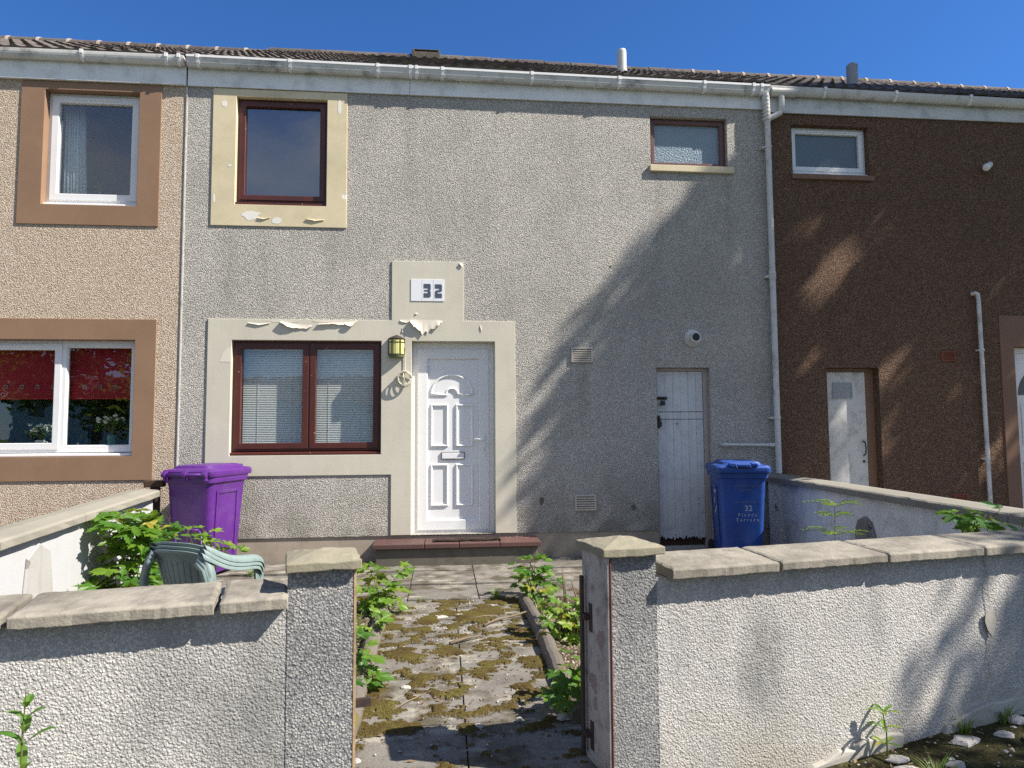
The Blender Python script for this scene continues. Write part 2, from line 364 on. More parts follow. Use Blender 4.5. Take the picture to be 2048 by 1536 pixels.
def leafmat(name, a, b, c3, trans=.45):
    k = M(name, rough=.42, spec=.45)
    rnd = k.n('NewGeometry').outputs['Random Per Island']
    c = k.ramp(rnd, (0, a), (.45, b), (.93, c3), (.97, (.36, .31, .045))); c = k.mix(k.mr(k.noise(k.pos(), 45, 3), .35, .7, 0, .3), c, tuple(x*.6 for x in a))
    k.col(c)
    tr = k.n('BsdfTranslucent'); k.t.links.new(k.mix(.55, c, (.30, .42, .03)), tr.inputs['Color'])
    mxs = k.n('MixShader', Fac=trans); k.t.links.new(k.b.outputs[0], mxs.inputs[1]); k.t.links.new(tr.outputs[0], mxs.inputs[2])
    k.t.links.new(mxs.outputs[0], k.out.inputs[0]); return k.m
m_leaf = leafmat('maple leaf', (.045,.135,.018), (.085,.21,.022), (.17,.28,.03))
m_leaf2 = leafmat('fresh maple leaf', (.09,.20,.02), (.15,.28,.03), (.25,.34,.04))
m_grass = leafmat('grass blade', (.09,.17,.03), (.15,.25,.05), (.25,.30,.10), .3)
m_treeleaf = leafmat('tree leaf', (.035,.075,.014), (.055,.11,.02), (.08,.14,.03), .3)

# ------------------------------------------------------------------ ground
def ground_z(x, y):
    if y < -5.0: return -.15 + .035*max(-2, min(4, x-.8))*min(1, (-5.0-y+.6))*0 + max(-.05, min(.14, (x-1.2)*.075)) + .01*noise.noise(Vector((x*2, y*2, 0)))
    return -.02
gm = MB(); gm.add([(-400,-400,-.32),(400,-400,-.32),(400,400,-.32),(-400,400,-.32)], [(0,1,2,3)])
gm.build('ground', earth('rough grass', (.03,.05,.015), (.05,.085,.025), (.09,.12,.04), .7), kind='structure')
rd = MB(); rd.box(-60, 60, -15.5, -9.2, -.31, -.20)
rd.build('road', earth('asphalt', (.035,.035,.037), (.05,.05,.052), (.075,.073,.07), 3, .006), kind='structure')
pv = MB(); pv.box(-60, 60, -9.2, -7.0, -.31, -.09)
pv.build('pavement', earth('pavement tarmac', (.07,.07,.07), (.10,.10,.10), (.14,.135,.13), 3, .006), kind='structure')
# verge: earth between the pavement and the garden walls, rising to the right
nx, ny = 90, 40; vg = MB(); x0v, x1v, y0v, y1v = -6, 7.2, -7.0, -4.15
for j in range(ny+1):
    for i in range(nx+1):
        x = x0v+(x1v-x0v)*i/nx; y = y0v+(y1v-y0v)*j/ny
        z = -.125 + max(-.02, min(.125, (x-1.0)*.066)) + .022*noise.noise(Vector((x*3, y*3, 1))) + .012*noise.noise(Vector((x*9, y*9, 2)))
        if y > -4.95+.2*x+.02: z = min(z, -.06)
        z -= max(0, -6.4-y)*.05
        vg.v.append((x, y, z))
for j in range(ny):
    for i in range(nx):
        a = j*(nx+1)+i; vg.f.append((a, a+1, a+nx+2, a+nx+1))
vg.build('verge', m_verge, smooth=True, kind='structure', weld=False)
# garden soil
nx, ny = 110, 80; gs = MB()
for j in range(ny+1):
    for i in range(nx+1):
        x = -2.9+6.9*i/nx; y = -5.35+5.32*j/ny
        z = -.045 + .018*noise.noise(Vector((x*4, y*4, 3))) + .01*noise.noise(Vector((x*14, y*14, 5)))
        if x > .72 or x < -.5: z += .045
        else: z = max(-.010, min(z, -.004))
        if y < -4.95+.2*x: z -= .12
        gs.v.append((x, y, z))
for j in range(ny):
    for i in range(nx):
        a = j*(nx+1)+i; gs.f.append((a, a+1, a+nx+2, a+nx+1))
gs.build('garden_soil', m_soil, smooth=True, kind='structure', weld=False)
nb = MB(); nb.box(-12, -3.0, -5.6, -.02, -.25, -.02); nb.box(4.0, 14, -4.2, -.02, -.25, -.02)
nb.build('neighbour_yard', m_slab, kind='structure', bevel=.01)

def slab(mb, x0, x1, y0, y1, z, rnd):
    a, b = rnd.uniform(-.005, .005), rnd.uniform(-.005, .005); g = .0035
    zz = [z+a+b, z-a+b, z-a-b, z+a-b]
    P = [(x0+g,y0+g),(x1-g,y0+g),(x1-g,y1-g),(x0+g,y1-g)]
    vs = [(p[0], p[1], -.22) for p in P] + [(p[0], p[1], q) for p, q in zip(P, zz)]
    mb.add(vs, [(0,3,2,1),(4,5,6,7),(0,1,5,4),(1,2,6,5),(2,3,7,6),(3,0,4,7)])
rnd = random.Random(3)
pa = MB(); y = -1.77
while y > -5.7:
    for k in range(2): slab(pa, -.49+.6*k, .11+.6*k, y-.625, y, .003, rnd)
    y -= .625
pa.build('garden_path', m_slab, kind='structure', bevel=.003)
ya = MB()
for j in range(3):
    yy = -.02-.583*j
    for i in range(11):
        xx = -2.69+.6*i - (.0 if True else 0)
        slab(ya, xx, min(xx+.6, 3.69), yy-.583, yy, .028-.011*j, rnd)
for j in range(3):                       # the paved patch on the left, under the chairs
    for i in range(3): slab(ya, -2.69+.6*i, -2.09+.6*i, -1.77-.6*(j+1), -1.77-.6*j, .0, rnd)
ya.build('yard_paving', m_slab, kind='structure', bevel=.003)

# ------------------------------------------------------------------ the three terraced houses
XL, XR = -2.80, 3.83
def house(label, x): return thing('terraced_house', label, 'house', (x, 0, 0), 'terraced houses in one row')
hl = house('left terraced house of tan roughcast with brown bands round its white windows', -5.8)
hm = house('middle grey roughcast terraced house numbered 32 with cream surrounds', .5)
hr = house('right terraced house of dark brown roughcast in tree shade', 7.0)

def shell(h, x0, x1, mat, holes, zb, cut_plinth, yf=0.0, yb=.28):
    xs = [x0, x1]; zs = [zb, 5.42]
    for a, b, c, d in holes: xs += [a, b]; zs += [c, d]
    hs = [rect(*q) for q in holes]
    MB().panel([x for x in xs if x0 <= x <= x1], [z for z in zs if zb <= z], lambda x, z: z > zb and not any(q(x, z) for q in hs), yf, yb).build('wall', mat, h)
    xs = [x0, x1]; zs = [-.3, zb]
    for a, b, c, d in cut_plinth: xs += [a, b]; zs += [c]
    hp = [rect(*q) for q in cut_plinth]
    MB().panel(xs, zs, lambda x, z: not any(q(x, z) for q in hp), .014, yb).build('plinth', m_plinth, h)
    rm = MB()
    for a in (x0+.002, x1-.06): rm.box(a, a+.058, yb+.002, 6.9, -.2, 5.4)
    rm.box(x0+.06, x1-.06, yb+.002, 6.9, .02, .12); rm.box(x0+.06, x1-.06, yb+.002, 6.9, 2.60, 2.78); rm.box(x0+.06, x1-.06, yb+.002, 6.9, 5.30, 5.40)
    rm.box(x0+.06, x1-.06, 3.2, 3.3, .12, 2.60); rm.box(x0+.06, x1-.06, 3.2, 3.3, 2.78, 5.30)
    rm.build('room', m_interior, h)
    MB().box(x0, x1, 6.9, 7.1, -.3, 5.45).build('back_wall', mat, h)

def roof(h, x0, x1, zr, vents=False, joints=True, seed=1, ze=5.545, zr1=None):
    zr1 = zr if zr1 is None else zr1; dz = lambda x: (zr1-zr)*(x-x0)/(x1-x0)
    rn = random.Random(seed)
    ye, yr = -.035, 3.5
    L = math.hypot(yr-ye, zr-ze); d = Vector((0, (yr-ye)/L, (zr-ze)/L)); nn = Vector((0, -d.z, d.y))
    per = .165; nxp = int((x1-x0)/(per/6)); rows = 13
    mb = MB()
    def prof(x):
        t = (x/per) % 1.0
        return .025*max(0, math.sin(math.pi*min(1, t/.55)))**.8 if t < .55 else 0.0
    for r_ in range(rows):
        s0, s1 = L*r_/rows - .02, L*(r_+1)/rows
        b = len(mb.v); jit = rn.uniform(-.004, .004)
        for (s, lift) in ((s0, .012), (s0, .036), (s1, .010)):
            for i in range(nxp+1):
                x = x0+(x1-x0)*i/nxp; sag = .012*math.sin(x*.9+1.3)*(s/L) + .006*noise.noise(Vector((x*2.5, r_*1.7, seed)))
                p = Vector((x, ye, ze)) + d*s + nn*(lift+prof(x)*(1 if lift != .012 else .2)+jit+sag) + Vector((0, 0, dz(x)*s/L)); mb.v.append(tuple(p))
        for k in range(2):
            for i in range(nxp):
                a = b+k*(nxp+1)+i; mb.f.append((a, a+1, a+nxp+2, a+nxp+1))
    o = mb.build('roof', m_tiles, h, weld=False)
    MB().add([(x0,7.2,ze),(x1,7.2,ze),(x1,yr,zr1+.01),(x0,yr,zr+.01)], [(0,1,2,3)]).add([(x0,ye+.02,ze-.02),(x1,ye+.02,ze-.02),(x1,yr,zr1-.03),(x0,yr,zr-.03)], [(0,1,2,3)]).build('rear_slope', m_tiles, h)
    rg = MB(); x = x0
    while x < x1-.05:
        e = min(x+.45, x1); zz = zr+dz(x)+.012*math.sin(x*.9+1.3)+rn.uniform(-.006, .006)
        rg.tube([(x+.008, yr, zz-.03), (e-.008, yr, zz-.03)], .115, 14)
        if joints: MB().tube([(e-.025, yr, zz-.03), (min(e+.02, x1-.001), yr, zz-.03)], .123, 14).build('mortar_joint', m_mortar, o)
        x = e
    rg.build('ridge', m_tiles, o)
    if vents:
        MB().panel([-.50,-.46,-.08,-.04], [zr-.05,zr+.070,zr+.095,zr+.112], lambda x, z: not (-.46 < x < -.08 and zr+.070 < z < zr+.095), yr-.13, yr-.01).build('ridge_vent', m_tiles, o, bevel=.01)
    return o

def fascia(h, x0, x1, mat, y=-.022, joints=(), zb=5.235):
    xs = [x0] + list(joints) + [x1]; mb = MB()
    for a, b in zip(xs, xs[1:]): mb.box(a+.002, b-.002, y, -.002, zb, 5.50); mb.box(a+.002, b-.002, y-.004, y-.0005, zb-.002, zb+.014)
    mb.build('fascia', mat, h, bevel=.004)
def gutter(h, x0, x1, brackets, mat, square=False, z=5.525, z1=None, yc=-.074):
    z1 = z if z1 is None else z1; zat = lambda x: z+(z1-z)*(x-x0)/(x1-x0)
    prof = []
    if square:
        prof = [(-.047, 0), (-.051, -.018), (-.040, -.072), (-.026, -.102), (.026, -.102), (.040, -.072), (.048, 0)]
    else:
        for k in range(13):
            t = math.pi*k/12; prof.append((-.050*math.cos(t), -.012-.088*math.sin(t)*.95))
        prof = [(-.050, 0)] + prof + [(.050, 0)]
    inner = [(a*.90, b*.93+.0) for a, b in prof]
    poly = prof + inner[::-1]; n = len(poly)
    mb = MB(); vs = [(x0, yc+a, z+b) for a, b in poly] + [(x1, yc+a, z1+b) for a, b in poly]
    mb.add(vs, [(i, (i+1) % n, n+(i+1) % n, n+i) for i in range(n)])
    if square: MB().obox((x0, yc-.057, z-.018), (x1-x0, 0, z1-z), (0, .013, 0), (0, 0, .025)).build('gutter_lip', m_upvc, h)
    k2 = len(prof)
    for e in (0, n): mb.f.append(tuple(e+i for i in range(k2)) if e == 0 else tuple(e+i for i in range(k2))[::-1])
    g = mb.build('gutter', mat, h, weld=False, smooth=False)
    for x in brackets:
        bk = MB(); wd = .016; zc = zat(x)
        o2 = [(a*1.09, b*1.06) for a, b in prof]; i2 = [(a*1.015, b*1.005) for a, b in prof]; poly2 = o2 + i2[::-1]; n2 = len(poly2)
        vs = [(x-wd, yc+a, zc+b) for a, b in poly2] + [(x+wd, yc+a, zc+b) for a, b in poly2]
        bk.add(vs, [(i, (i+1) % n2, n2+(i+1) % n2, n2+i) for i in range(n2)] + [(j, j+1, n2-2-j, n2-1-j) for j in range(len(prof)-1)] + [(n2+n2-1-j, n2+n2-2-j, n2+j+1, n2+j) for j in range(len(prof)-1)])
        bk.box(x-wd, x+wd, yc-.064, yc-.042, zc-.03, zc+.012)
        bk.build('gutter_bracket', m_upvc, g, weld=False)
    return g

def frame_ring(mb, x0, x1, z0, z1, wd, y0, y1):
    mb.panel([x0, x0+wd, x1-wd, x1], [z0, z0+wd, z1-wd, z1], lambda x, z: not (x0+wd < x < x1-wd and z0+wd < z < z1-wd), y0, y1)
def window(h, x0, x1, z0, z1, y, lights, mat, gmat, fw_=.05, sw=.05, vent=True, sill=True, sash_out=.012):
    """outer frame = the window part; sash, pane, vent and sill are its sub-parts"""
    mb = MB(); splits = [x0] + [l[1] for l in lights[:-1]] + [x1]
    xs = [x0, x0+fw_, x1-fw_, x1]; bars = []
    for s in splits[1:-1]: xs += [s-fw_*.5, s+fw_*.5]; bars.append((s-fw_*.5, s+fw_*.5))
    zb = z0+(.045 if sill else 0)
    mb.panel(xs, [zb, zb+fw_, z1-fw_, z1], lambda x, z: x < x0+fw_ or x > x1-fw_ or z < zb+fw_ or z > z1-fw_ or any(a < x < b for a, b in bars), y, y+.07)
    wn = mb.build('window', mat, h, bevel=.004)
    for i, (a, b, opening) in enumerate(lights):
        a2 = (x0 if i == 0 else a)+ (fw_*.55 if i == 0 else fw_*.15); b2 = (x1 if i == len(lights)-1 else b) - (fw_*.55 if i == len(lights)-1 else fw_*.15)
        if opening:
            s = MB(); q0, q1 = zb+fw_*.45, z1-fw_*.45
            frame_ring(s, a2, b2, q0, q1, sw, y-sash_out, y+.055)
            sh = s.build('sash', mat, wn, bevel=.006, seg=3)
            gx0, gx1, gz0, gz1 = a2+sw, b2-sw, q0+sw, q1-sw
            if vent:
                v = MB(); cx = (a2+b2)/2; hw = (b2-a2)*.28; v.box(cx-hw, cx+hw, y-sash_out-.012, y-sash_out+.002, q1-sw*.62, q1-sw*.32); v.build('trickle_vent', mat, wn, bevel=.003)
        else:
            s = MB(); q0, q1 = zb+fw_*.9, z1-fw_*.9
            gx0, gx1, gz0, gz1 = a2+fw_*.5, b2-fw_*.5, q0+.012, q1-.012
            frame_ring(s, gx0-.014, gx1+.014, gz0-.014, gz1+.014, .016, y+.012, y+.05); s.build('glazing_bead', mat, wn, bevel=.003)
        p = MB(); p.box(gx0-.012, gx1+.012, y+.026, y+.032, gz0-.012, gz1+.012); p.build('pane', gmat, wn)
    if sill:
        s = MB(); s.prism([(0, 0)], 0, 0) if False else None
        s.add([(x0-.008,y-.05,z0+.004),(x1+.008,y-.05,z0+.004),(x1+.008,y+.07,z0+.004),(x0-.008,y+.07,z0+.004),
               (x0-.008,y-.05,z0+.030),(x1+.008,y-.05,z0+.030),(x1+.008,y+.07,z0+.046),(x0-.008,y+.07,z0+.046)],
              [(0,3,2,1),(4,5,6,7),(0,1,5,4),(1,2,6,5),(2,3,7,6),(3,0,4,7)])
        s.build('window_board', mat, wn, bevel=.006)
    return wn
def surround(h, name, mat, cells_in, xs, zs, y0=-.012, y1=.26, bevel=.003):
    return MB().panel(xs, zs, cells_in, y0, y1).build(name, mat, h, bevel=bevel)

# --- left house
LO = [(-4.51,-3.065,3.65,5.226), (-5.75,-3.05,.925,2.635)]
shell(hl, -9.0, XL-.008, m_cast_tan, LO, .25, [])
surround(hl, 'window_surround', m_tan, lambda x, z: not (-4.27 < x < -3.295 and 3.87 < z < 5.135), [-4.51,-4.27,-3.295,-3.065], [3.65,3.87,5.135,5.226])
surround(hl, 'window_surround', m_tan, lambda x, z: not (-5.50 < x < -3.265 and 1.175 < z < 2.412), [-5.75,-5.5,-3.265,-3.05], [.925,1.175,2.412,2.635])
window(hl, -4.27, -3.295, 3.87, 5.135, .085, [(-4.27,-3.295,True)], m_upvc, m_glass_l, .06, .075)
window(hl, -5.50, -3.265, 1.175, 2.412, .085, [(-5.50,-4.92,False), (-4.92,-4.03,True), (-4.03,-3.265,False)], m_upvc, m_glass_l, .07, .07)
fascia(hl, -9.0, XL-.005, m_fascia, y=-.036); gutter(hl, -9.0, XL-.01, (-6.2,-5.05,-3.86,-2.99,-2.86), m_gutter)
roof(hl, -9.0, XL, 7.555, seed=2)
MB().box(XL-.008, XL+.006, -.010, .1, .3, 5.228).build('corner_bead', m_upvc_old, hl)
# --- middle house
MO = [(-2.52,-1.065,3.68,5.226), (2.43,3.365,4.515,5.11), (-2.52,-.56,.95,2.65), (-.56,.815,.295,2.65), (-.56,.235,2.65,3.32), (2.44,3.075,.10,2.135)]
shell(hm, XL+.006, XR, m_cast_grey, MO, .29, [(-.34,.585,.28,9), (2.44,3.075,.06,9)])
su = surround(hm, 'window_surround', m_cream, lambda x, z: not (-2.27 < x < -1.285 and 3.92 < z < 5.14), [-2.52,-2.27,-1.285,-1.065], [3.68,3.92,5.14,5.226])
def low_in(x, z):
    if -2.27 < x < -.67 and 1.17 < z < 2.42: return False
    if -.34 < x < .585 and z < 2.42: return False
    if z > 2.65: return -.56 < x < .235
    if x < -.56: return z > .95
    return True
ds = surround(hm, 'door_surround', m_stone, low_in, [-2.52,-2.27,-.67,-.56,-.34,.235,.585,.815], [.295,.95,1.17,2.42,2.65,3.32])
window(hm, -2.27, -1.285, 3.92, 5.14, .055, [(-2.27,-1.285,True)], m_red, m_glass_up, .05, .06, vent=False)
window(hm, -2.27, -.67, 1.17, 2.42, .055, [(-2.27,-1.455,True), (-1.455,-.67,True)], m_red, m_glass, .05, .065, vent=False)
window(hm, 2.43, 3.365, 4.515, 5.11, .07, [(2.43,3.365,True)], m_pinkbrown, m_frost, .04, .045, vent=False, sill=False)
MB().box(2.41, 3.43, -.035, .10, 4.435, 4.513).build('window_sill', m_cream, hm, bevel=.006)
fascia(hm, XL+.006, XR, m_fascia, joints=(-.37,)); gutter(hm, XL+.02, XR+.03, (-2.66,-1.68,-.72,-.36,-.29,.0,1.02,2.04,3.06,3.66,3.76), m_gutter, square=True, z=5.53, z1=5.485)
roof(hm, XL, XR, 7.595, zr1=7.555, vents=True, joints=False, seed=5)
# --- right house
RO = [(4.17,5.145,4.465,5.075), (4.50,5.15,.08,2.14), (6.72,7.95,.08,2.78)]
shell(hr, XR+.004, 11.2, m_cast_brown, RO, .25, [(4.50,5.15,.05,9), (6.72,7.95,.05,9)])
surround(hr, 'door_surround', m_brown, lambda x, z: not (6.90 < x < 7.78 and z < 2.40), [6.72,6.90,7.78,7.95], [.08,2.40,2.78])
window(hr, 4.17, 5.145, 4.465, 5.075, .085, [(4.17,5.145,True)], m_upvc, m_frost2, .05, .055)
MB().box(4.15, 5.19, -.03, .10, 4.40, 4.463).build('window_sill', m_brown, hr, bevel=.006)
fascia(hr, XR+.004, 11.2, m_fascia_r, zb=5.205); gutter(hr, XR+.045, 11.2, (4.55,5.45,6.42,7.4), m_upvc_old, z=5.485, z1=5.42)
roof(hr, XR, 11.2, 7.555, zr1=7.47, seed=9, ze=5.505)

# ------------------------------------------------------------------ doors
def white_door():
    x0, x1, z0, z1, y = -.34, .585, .282, 2.42, .115
    fr = MB(); fr.panel([x0, x0+.075, x1-.075, x1], [z0, z0+.05, z1-.085, z1], lambda x, z: x < x0+.075 or x > x1-.075 or z > z1-.085 or z < z0+.05, y, y+.09)
    f = fr.build('door_frame', m_upvc, hm, bevel=.006)
    st = MB(); frame_ring(st, x0+.06, x1-.06, z0+.04, z1-.07, .115, y-.012, y+.05)
    d = st.build('door', m_upvc, hm, bevel=.008, seg=3)
    a0, a1 = x0+.172, x1-.172
    MB().box(a0-.01, a1+.01, y+.012, y+.04, z0+.145, z1-.175).build('door_panel', m_upvc, d)
    yp = y+.012
    def mould(px0, px1, pz0, pz1):
        mb = MB(); w_ = .026; n = 6
        o = [(px0,pz0),(px1,pz0),(px1,pz1),(px0,pz1)]; rings = []
        for k in range(n+1):
            t = k/n; ins = w_*t; hgt = .016*math.sin(math.pi*t)+.001
            rings.append([(px0+ins,yp-hgt,pz0+ins),(px1-ins,yp-hgt,pz0+ins),(px1-ins,yp-hgt,pz1-ins),(px0+ins,yp-hgt,pz1-ins)])
        b = len(mb.v)
        for r_ in rings: mb.v += r_
        for k in range(n):
            for i in range(4): mb.f.append((b+k*4+i, b+k*4+(i+1)%4, b+(k+1)*4+(i+1)%4, b+(k+1)*4+i))
        mb.build('panel_moulding', m_upvc, d, smooth=False)
    cx = (x0+x1)/2
    for (a, b) in ((cx-.255, cx-.055), (cx+.025, cx+.225)):
        mould(a, b, .585, 1.055); mould(a, b, 1.245, 1.725)
    # half-moon moulding: outer arch, base bar and small inner arch
    def arc(cx_, cz, r_, w_, a0_=0, a1_=math.pi, n=24):
        mb = MB(); m_ = 6
        for i in range(n+1):
            t = a0_+(a1_-a0_)*i/n
            for k in range(m_+1):
                q = k/m_; rr = r_-w_*q; mb.v.append((cx_+rr*math.cos(t), yp-.016*math.sin(math.pi*q)-.001, cz+rr*math.sin(t)*.93))
        for i in range(n):
            for k in range(m_): a = i*(m_+1)+k; mb.f.append((a, a+1, a+m_+2, a+m_+1))
        mb.build('arch_moulding', m_upvc, d, smooth=True)
    acx = cx-.015
    arc(acx, 1.84, .245, .03); arc(acx, 1.84, .080, .03)
    for (a, b) in ((acx-.245, acx-.05), (acx+.05, acx+.245)):
        MB().tube([(a+.01, yp-.002, 1.832), (b, yp-.002, 1.832)], .013, 8).build('arch_bar', m_upvc, d, smooth=True)
    lb = MB(); frame_ring(lb, cx-.135, cx+.125, 1.105, 1.185, .006, yp-.014, yp+.004); l = lb.build('letterbox', m_iron, d)
    MB().box(cx-.129, cx+.119, yp-.016, yp+.002, 1.111, 1.179).build('flap', m_upvc, l, bevel=.004)
    hx = x1-.118
    MB().box(hx-.016, hx+.016, y-.024, y-.010, 1.13, 1.40).build('handle_plate', m_upvc, d, bevel=.004)
    MB().tube([(hx, y-.02, 1.325), (hx, y-.055, 1.325), (hx-.02, y-.062, 1.327), (hx-.12, y-.060, 1.327)], .0095, 10).build('handle', m_upvc, d, smooth=True)
    MB().lathe([(.010,.0),(.010,.010)], (hx, y-.022, 1.21), 14, 'y').build('keyhole', m_steel, d)
    MB().box(x0+.055, x1-.055, y-.03, y+.1, z0-.03, z0+.0).build('threshold', m_cement, hm, bevel=.004)
white_door()

m_oldred = paint('old red paint', (.30,.035,.025), .2, .7)
def store_door():
    x0, x1, z0, z1, y = 2.44, 3.075, .10, 2.135, .085
    MB().panel([x0, x0+.03, x1-.055, x1], [z0, z1-.035, z1], lambda x, z: x < x0+.03 or x > x1-.055 or z > z1-.035, y-.015, y+.16).build('store_door_frame', paint('pinkish frame paint', (.42,.36,.33), .1, .7, ((.22,.06,.04), .69, 8)), hm, bevel=.004)
    rn = random.Random(5); mb = MB(); xs = [x0+.034]
    while xs[-1] < x1-.065: xs.append(min(xs[-1]+.092, x1-.059))
    for a, b in zip(xs, xs[1:]):
        yo = rn.uniform(0, .004)
        mb.box(a+.0012, b-.0012, y+yo, y+.03, 1.63, z1-.04)
        mb.box(a+.0012, b-.0012, y+yo+.002, y+.032, 1.545, 1.622)
        n = 7; low = [(a+.0012+(b-a-.0024)*i/n, .16+.055*abs(noise.noise(Vector((a*30, i*1.7, 1))))+rn.uniform(0, .03)) for i in range(n+1)]
        mb.prism(low + [(b-.0012, 1.538), (a+.0012, 1.538)], y+yo, y+.03)
    d = mb.build('store_door', m_shed, hm)
    MB().box(x0+.035, x1-.06, y+.05, y+.07, .1, 2.1).build('door_backing', m_timber, d)
    def latch(xa, xb, z):
        b = MB(); b.box(xa, xb, y-.020, y-.001, z-.016, z+.016); b.box(xa+.07, xa+.085, y-.05, y-.02, z-.012, z+.012); l = b.build('latch', m_iron, d, bevel=.003)
        pd = MB(); pd.box(xa+.055, xa+.105, y-.052, y-.026, z-.085, z-.035); pd.tube([(xa+.065,y-.04,z-.035),(xa+.065,y-.04,z-.005),(xa+.08,y-.04,z+.006),(xa+.095,y-.04,z-.005),(xa+.095,y-.04,z-.035)], .004, 8)
        pd.build('padlock', m_dark, l, bevel=.004)
    latch(x0+.005, x0+.145, 1.785)
    b = MB(); b.box(x0+.02, x0+.055, y-.022, y-.001, 1.44, 1.585); l = b.build('latch', m_iron, d, bevel=.003)
    pd = MB(); pd.box(x0+.015, x0+.065, y-.055, y-.026, 1.455, 1.515); pd.tube([(x0+.025,y-.04,1.515),(x0+.025,y-.04,1.55),(x0+.04,y-.04,1.562),(x0+.055,y-.04,1.55),(x0+.055,y-.04,1.515)], .004, 8); pd.build('padlock', m_dark, l, bevel=.004)
    MB().box(x0, x1, .02, .3, .0, .095).build('door_sill', m_cement, hm, bevel=.006)
    for (z, hgt, wd) in ((1.36, .11, .034), (.80, .17, .032), (.96, .05, .02)):
        pts = [(x0+.006+wd*(.5+.5*math.sin(i*1.9+z*9))*(1 if i % 2 else .55), z+hgt*i/8) for i in range(9)]
        rd_ = MB(); rd_.prism([(x0+.001, z)] + pts + [(x0+.001, z+hgt)], y-.0175, y-.0145); rd_.build('flaking_paint', m_oldred, d)
store_door()

def right_doors():
    x0, x1, z0, z1, y = 4.50, 5.15, .08, 2.14, .12
    MB().panel([x0, x0+.03, x1-.10, x1], [z0, z1-.04, z1], lambda x, z: x < x0+.03 or x > x1-.10 or z > z1-.04, y-.01, y+.15).build('store_door_frame', m_brown, hr, bevel=.004)
    d = MB().box(x0+.032, x1-.102, y, y+.04, z0+.03, z1-.045).build('store_door', m_upvc_old, hr, bevel=.004)
    g = MB(); gx0, gx1, gz0, gz1 = x0+.13, x0+.38, 1.78, 1.97
    frame_ring(g, gx0, gx1, gz0, gz1, .012, y-.010, y-.001)
    for i in range(9): zz = gz0+.018+i*.019; g.box(gx0+.012, gx1-.012, y-.008, y-.001, zz, zz+.010)
    g.build('grille', paint('grey grille', (.30,.33,.36), .05, .4), d)
    MB().tube([(x1-.155,y-.004,1.10),(x1-.155,y-.045,1.12),(x1-.155,y-.052,1.18),(x1-.155,y-.045,1.25),(x1-.155,y-.004,1.27)], .008, 8).build('handle', m_iron, d, smooth=True)
    MB().lathe([(.015,0),(.015,.008)], (x1-.155, y, 1.03), 14, 'y').build('keyhole', m_dark, d)
    x0, x1, z0, z1, y = 6.90, 7.78, .08, 2.40, .11
    MB().panel([x0, x0+.07, x1-.07, x1], [z0, z0+.05, z1-.07, z1], lambda x, z: x < x0+.07 or x > x1-.07 or z > z1-.07 or z < z0+.05, y, y+.08).build('door_frame', m_upvc, hr, bevel=.005)
    d = MB().box(x0+.072, x1-.072, y+.015, y+.06, z0+.052, z1-.072).build('door', m_upvc, hr)
    mb = MB(); cx = (x0+x1)/2; pts = [(cx-.30+.0, 1.82), (cx+.30, 1.82)] + [(cx+.30*math.cos(math.pi*i/16), 1.82+.33*math.sin(math.pi*i/16)) for i in range(1, 16)]
    mb.prism(pts, y+.004, y+.014); mb.build('fanlight', M('dark glass', (.01,.012,.016), .08, .8).m, d)
    for (a, b) in ((cx-.28, cx-.03), (cx+.03, cx+.28)):
        for (c, e) in ((.45, 1.0), (1.2, 1.72)):
            q = MB(); frame_ring(q, a, b, c, e, .03, y+.004, y+.016); q.build('panel_moulding', m_upvc, d, bevel=.006)
right_doors()

# ------------------------------------------------------------------ small things fixed to the houses
def air_vent(h, x0, x1, z0, z1, mat, y=-.016):
    mb = MB(); frame_ring(mb, x0, x1, z0, z1, .018, y-.004, y+.03); n = 5; mb.box(x0+.01, x1-.01, y+.022, y+.03, z0+.01, z1-.01)
    for i in range(n):
        z = z0+.022+(z1-z0-.044)*(i+.1)/n; mb.box(x0+.018, x1-.018, y-.001, y+.016, z, z+(z1-z0-.044)/n*.58)
    return mb.build('air_vent', mat, h)
air_vent(hm, 1.455, 1.70, 2.19, 2.36, m_vent); air_vent(hm, 1.475, 1.715, .525, .70, m_vent)
air_vent(hr, 5.95, 6.13, 2.22, 2.34, m_terra); air_vent(hr, 6.02, 6.20, .52, .64, m_terra)
# boiler flue on the wall
fl = MB(); fl.lathe([(.100,.0),(.100,.012),(.075,.045),(.062,.05),(.060,.115),(.046,.118)], (2.88, 0, 2.475), 24, 'y')
fo = fl.build('boiler_flue', m_upvc_old, hm, smooth=False)
MB().lathe([(.045,.1185),(.035,.121)], (2.88, 0, 2.475), 20, 'y').build('flue_mouth', m_dark, fo)
# roof pipes
rp = MB(); rp.tube([(2.335,.85,5.7),(2.335,.85,6.06)], .064, 18); rp.tube([(2.335,.85,6.06),(2.335,.85,6.10)], .074, 18); rp.tube([(2.335,.85,6.10),(2.335,.85,6.365)], .061, 18); rp.tube([(2.335,.85,6.365),(2.335,.85,6.39),(2.335,.85,6.40)], [.061,.052,.03], 18)
rpo = rp.build('roof_flue', m_upvc_old, hm, smooth=False)
rp = MB(); rp.tube([(5.745,1.2,6.0),(5.745,1.2,6.53)], .075, 18); rp.tube([(5.745,1.2,6.53),(5.745,1.2,6.57)], [.07,.03], 18)
rp.build('roof_flue', paint('grey metal flue', (.34,.35,.36), .12, .5), hr, smooth=False)
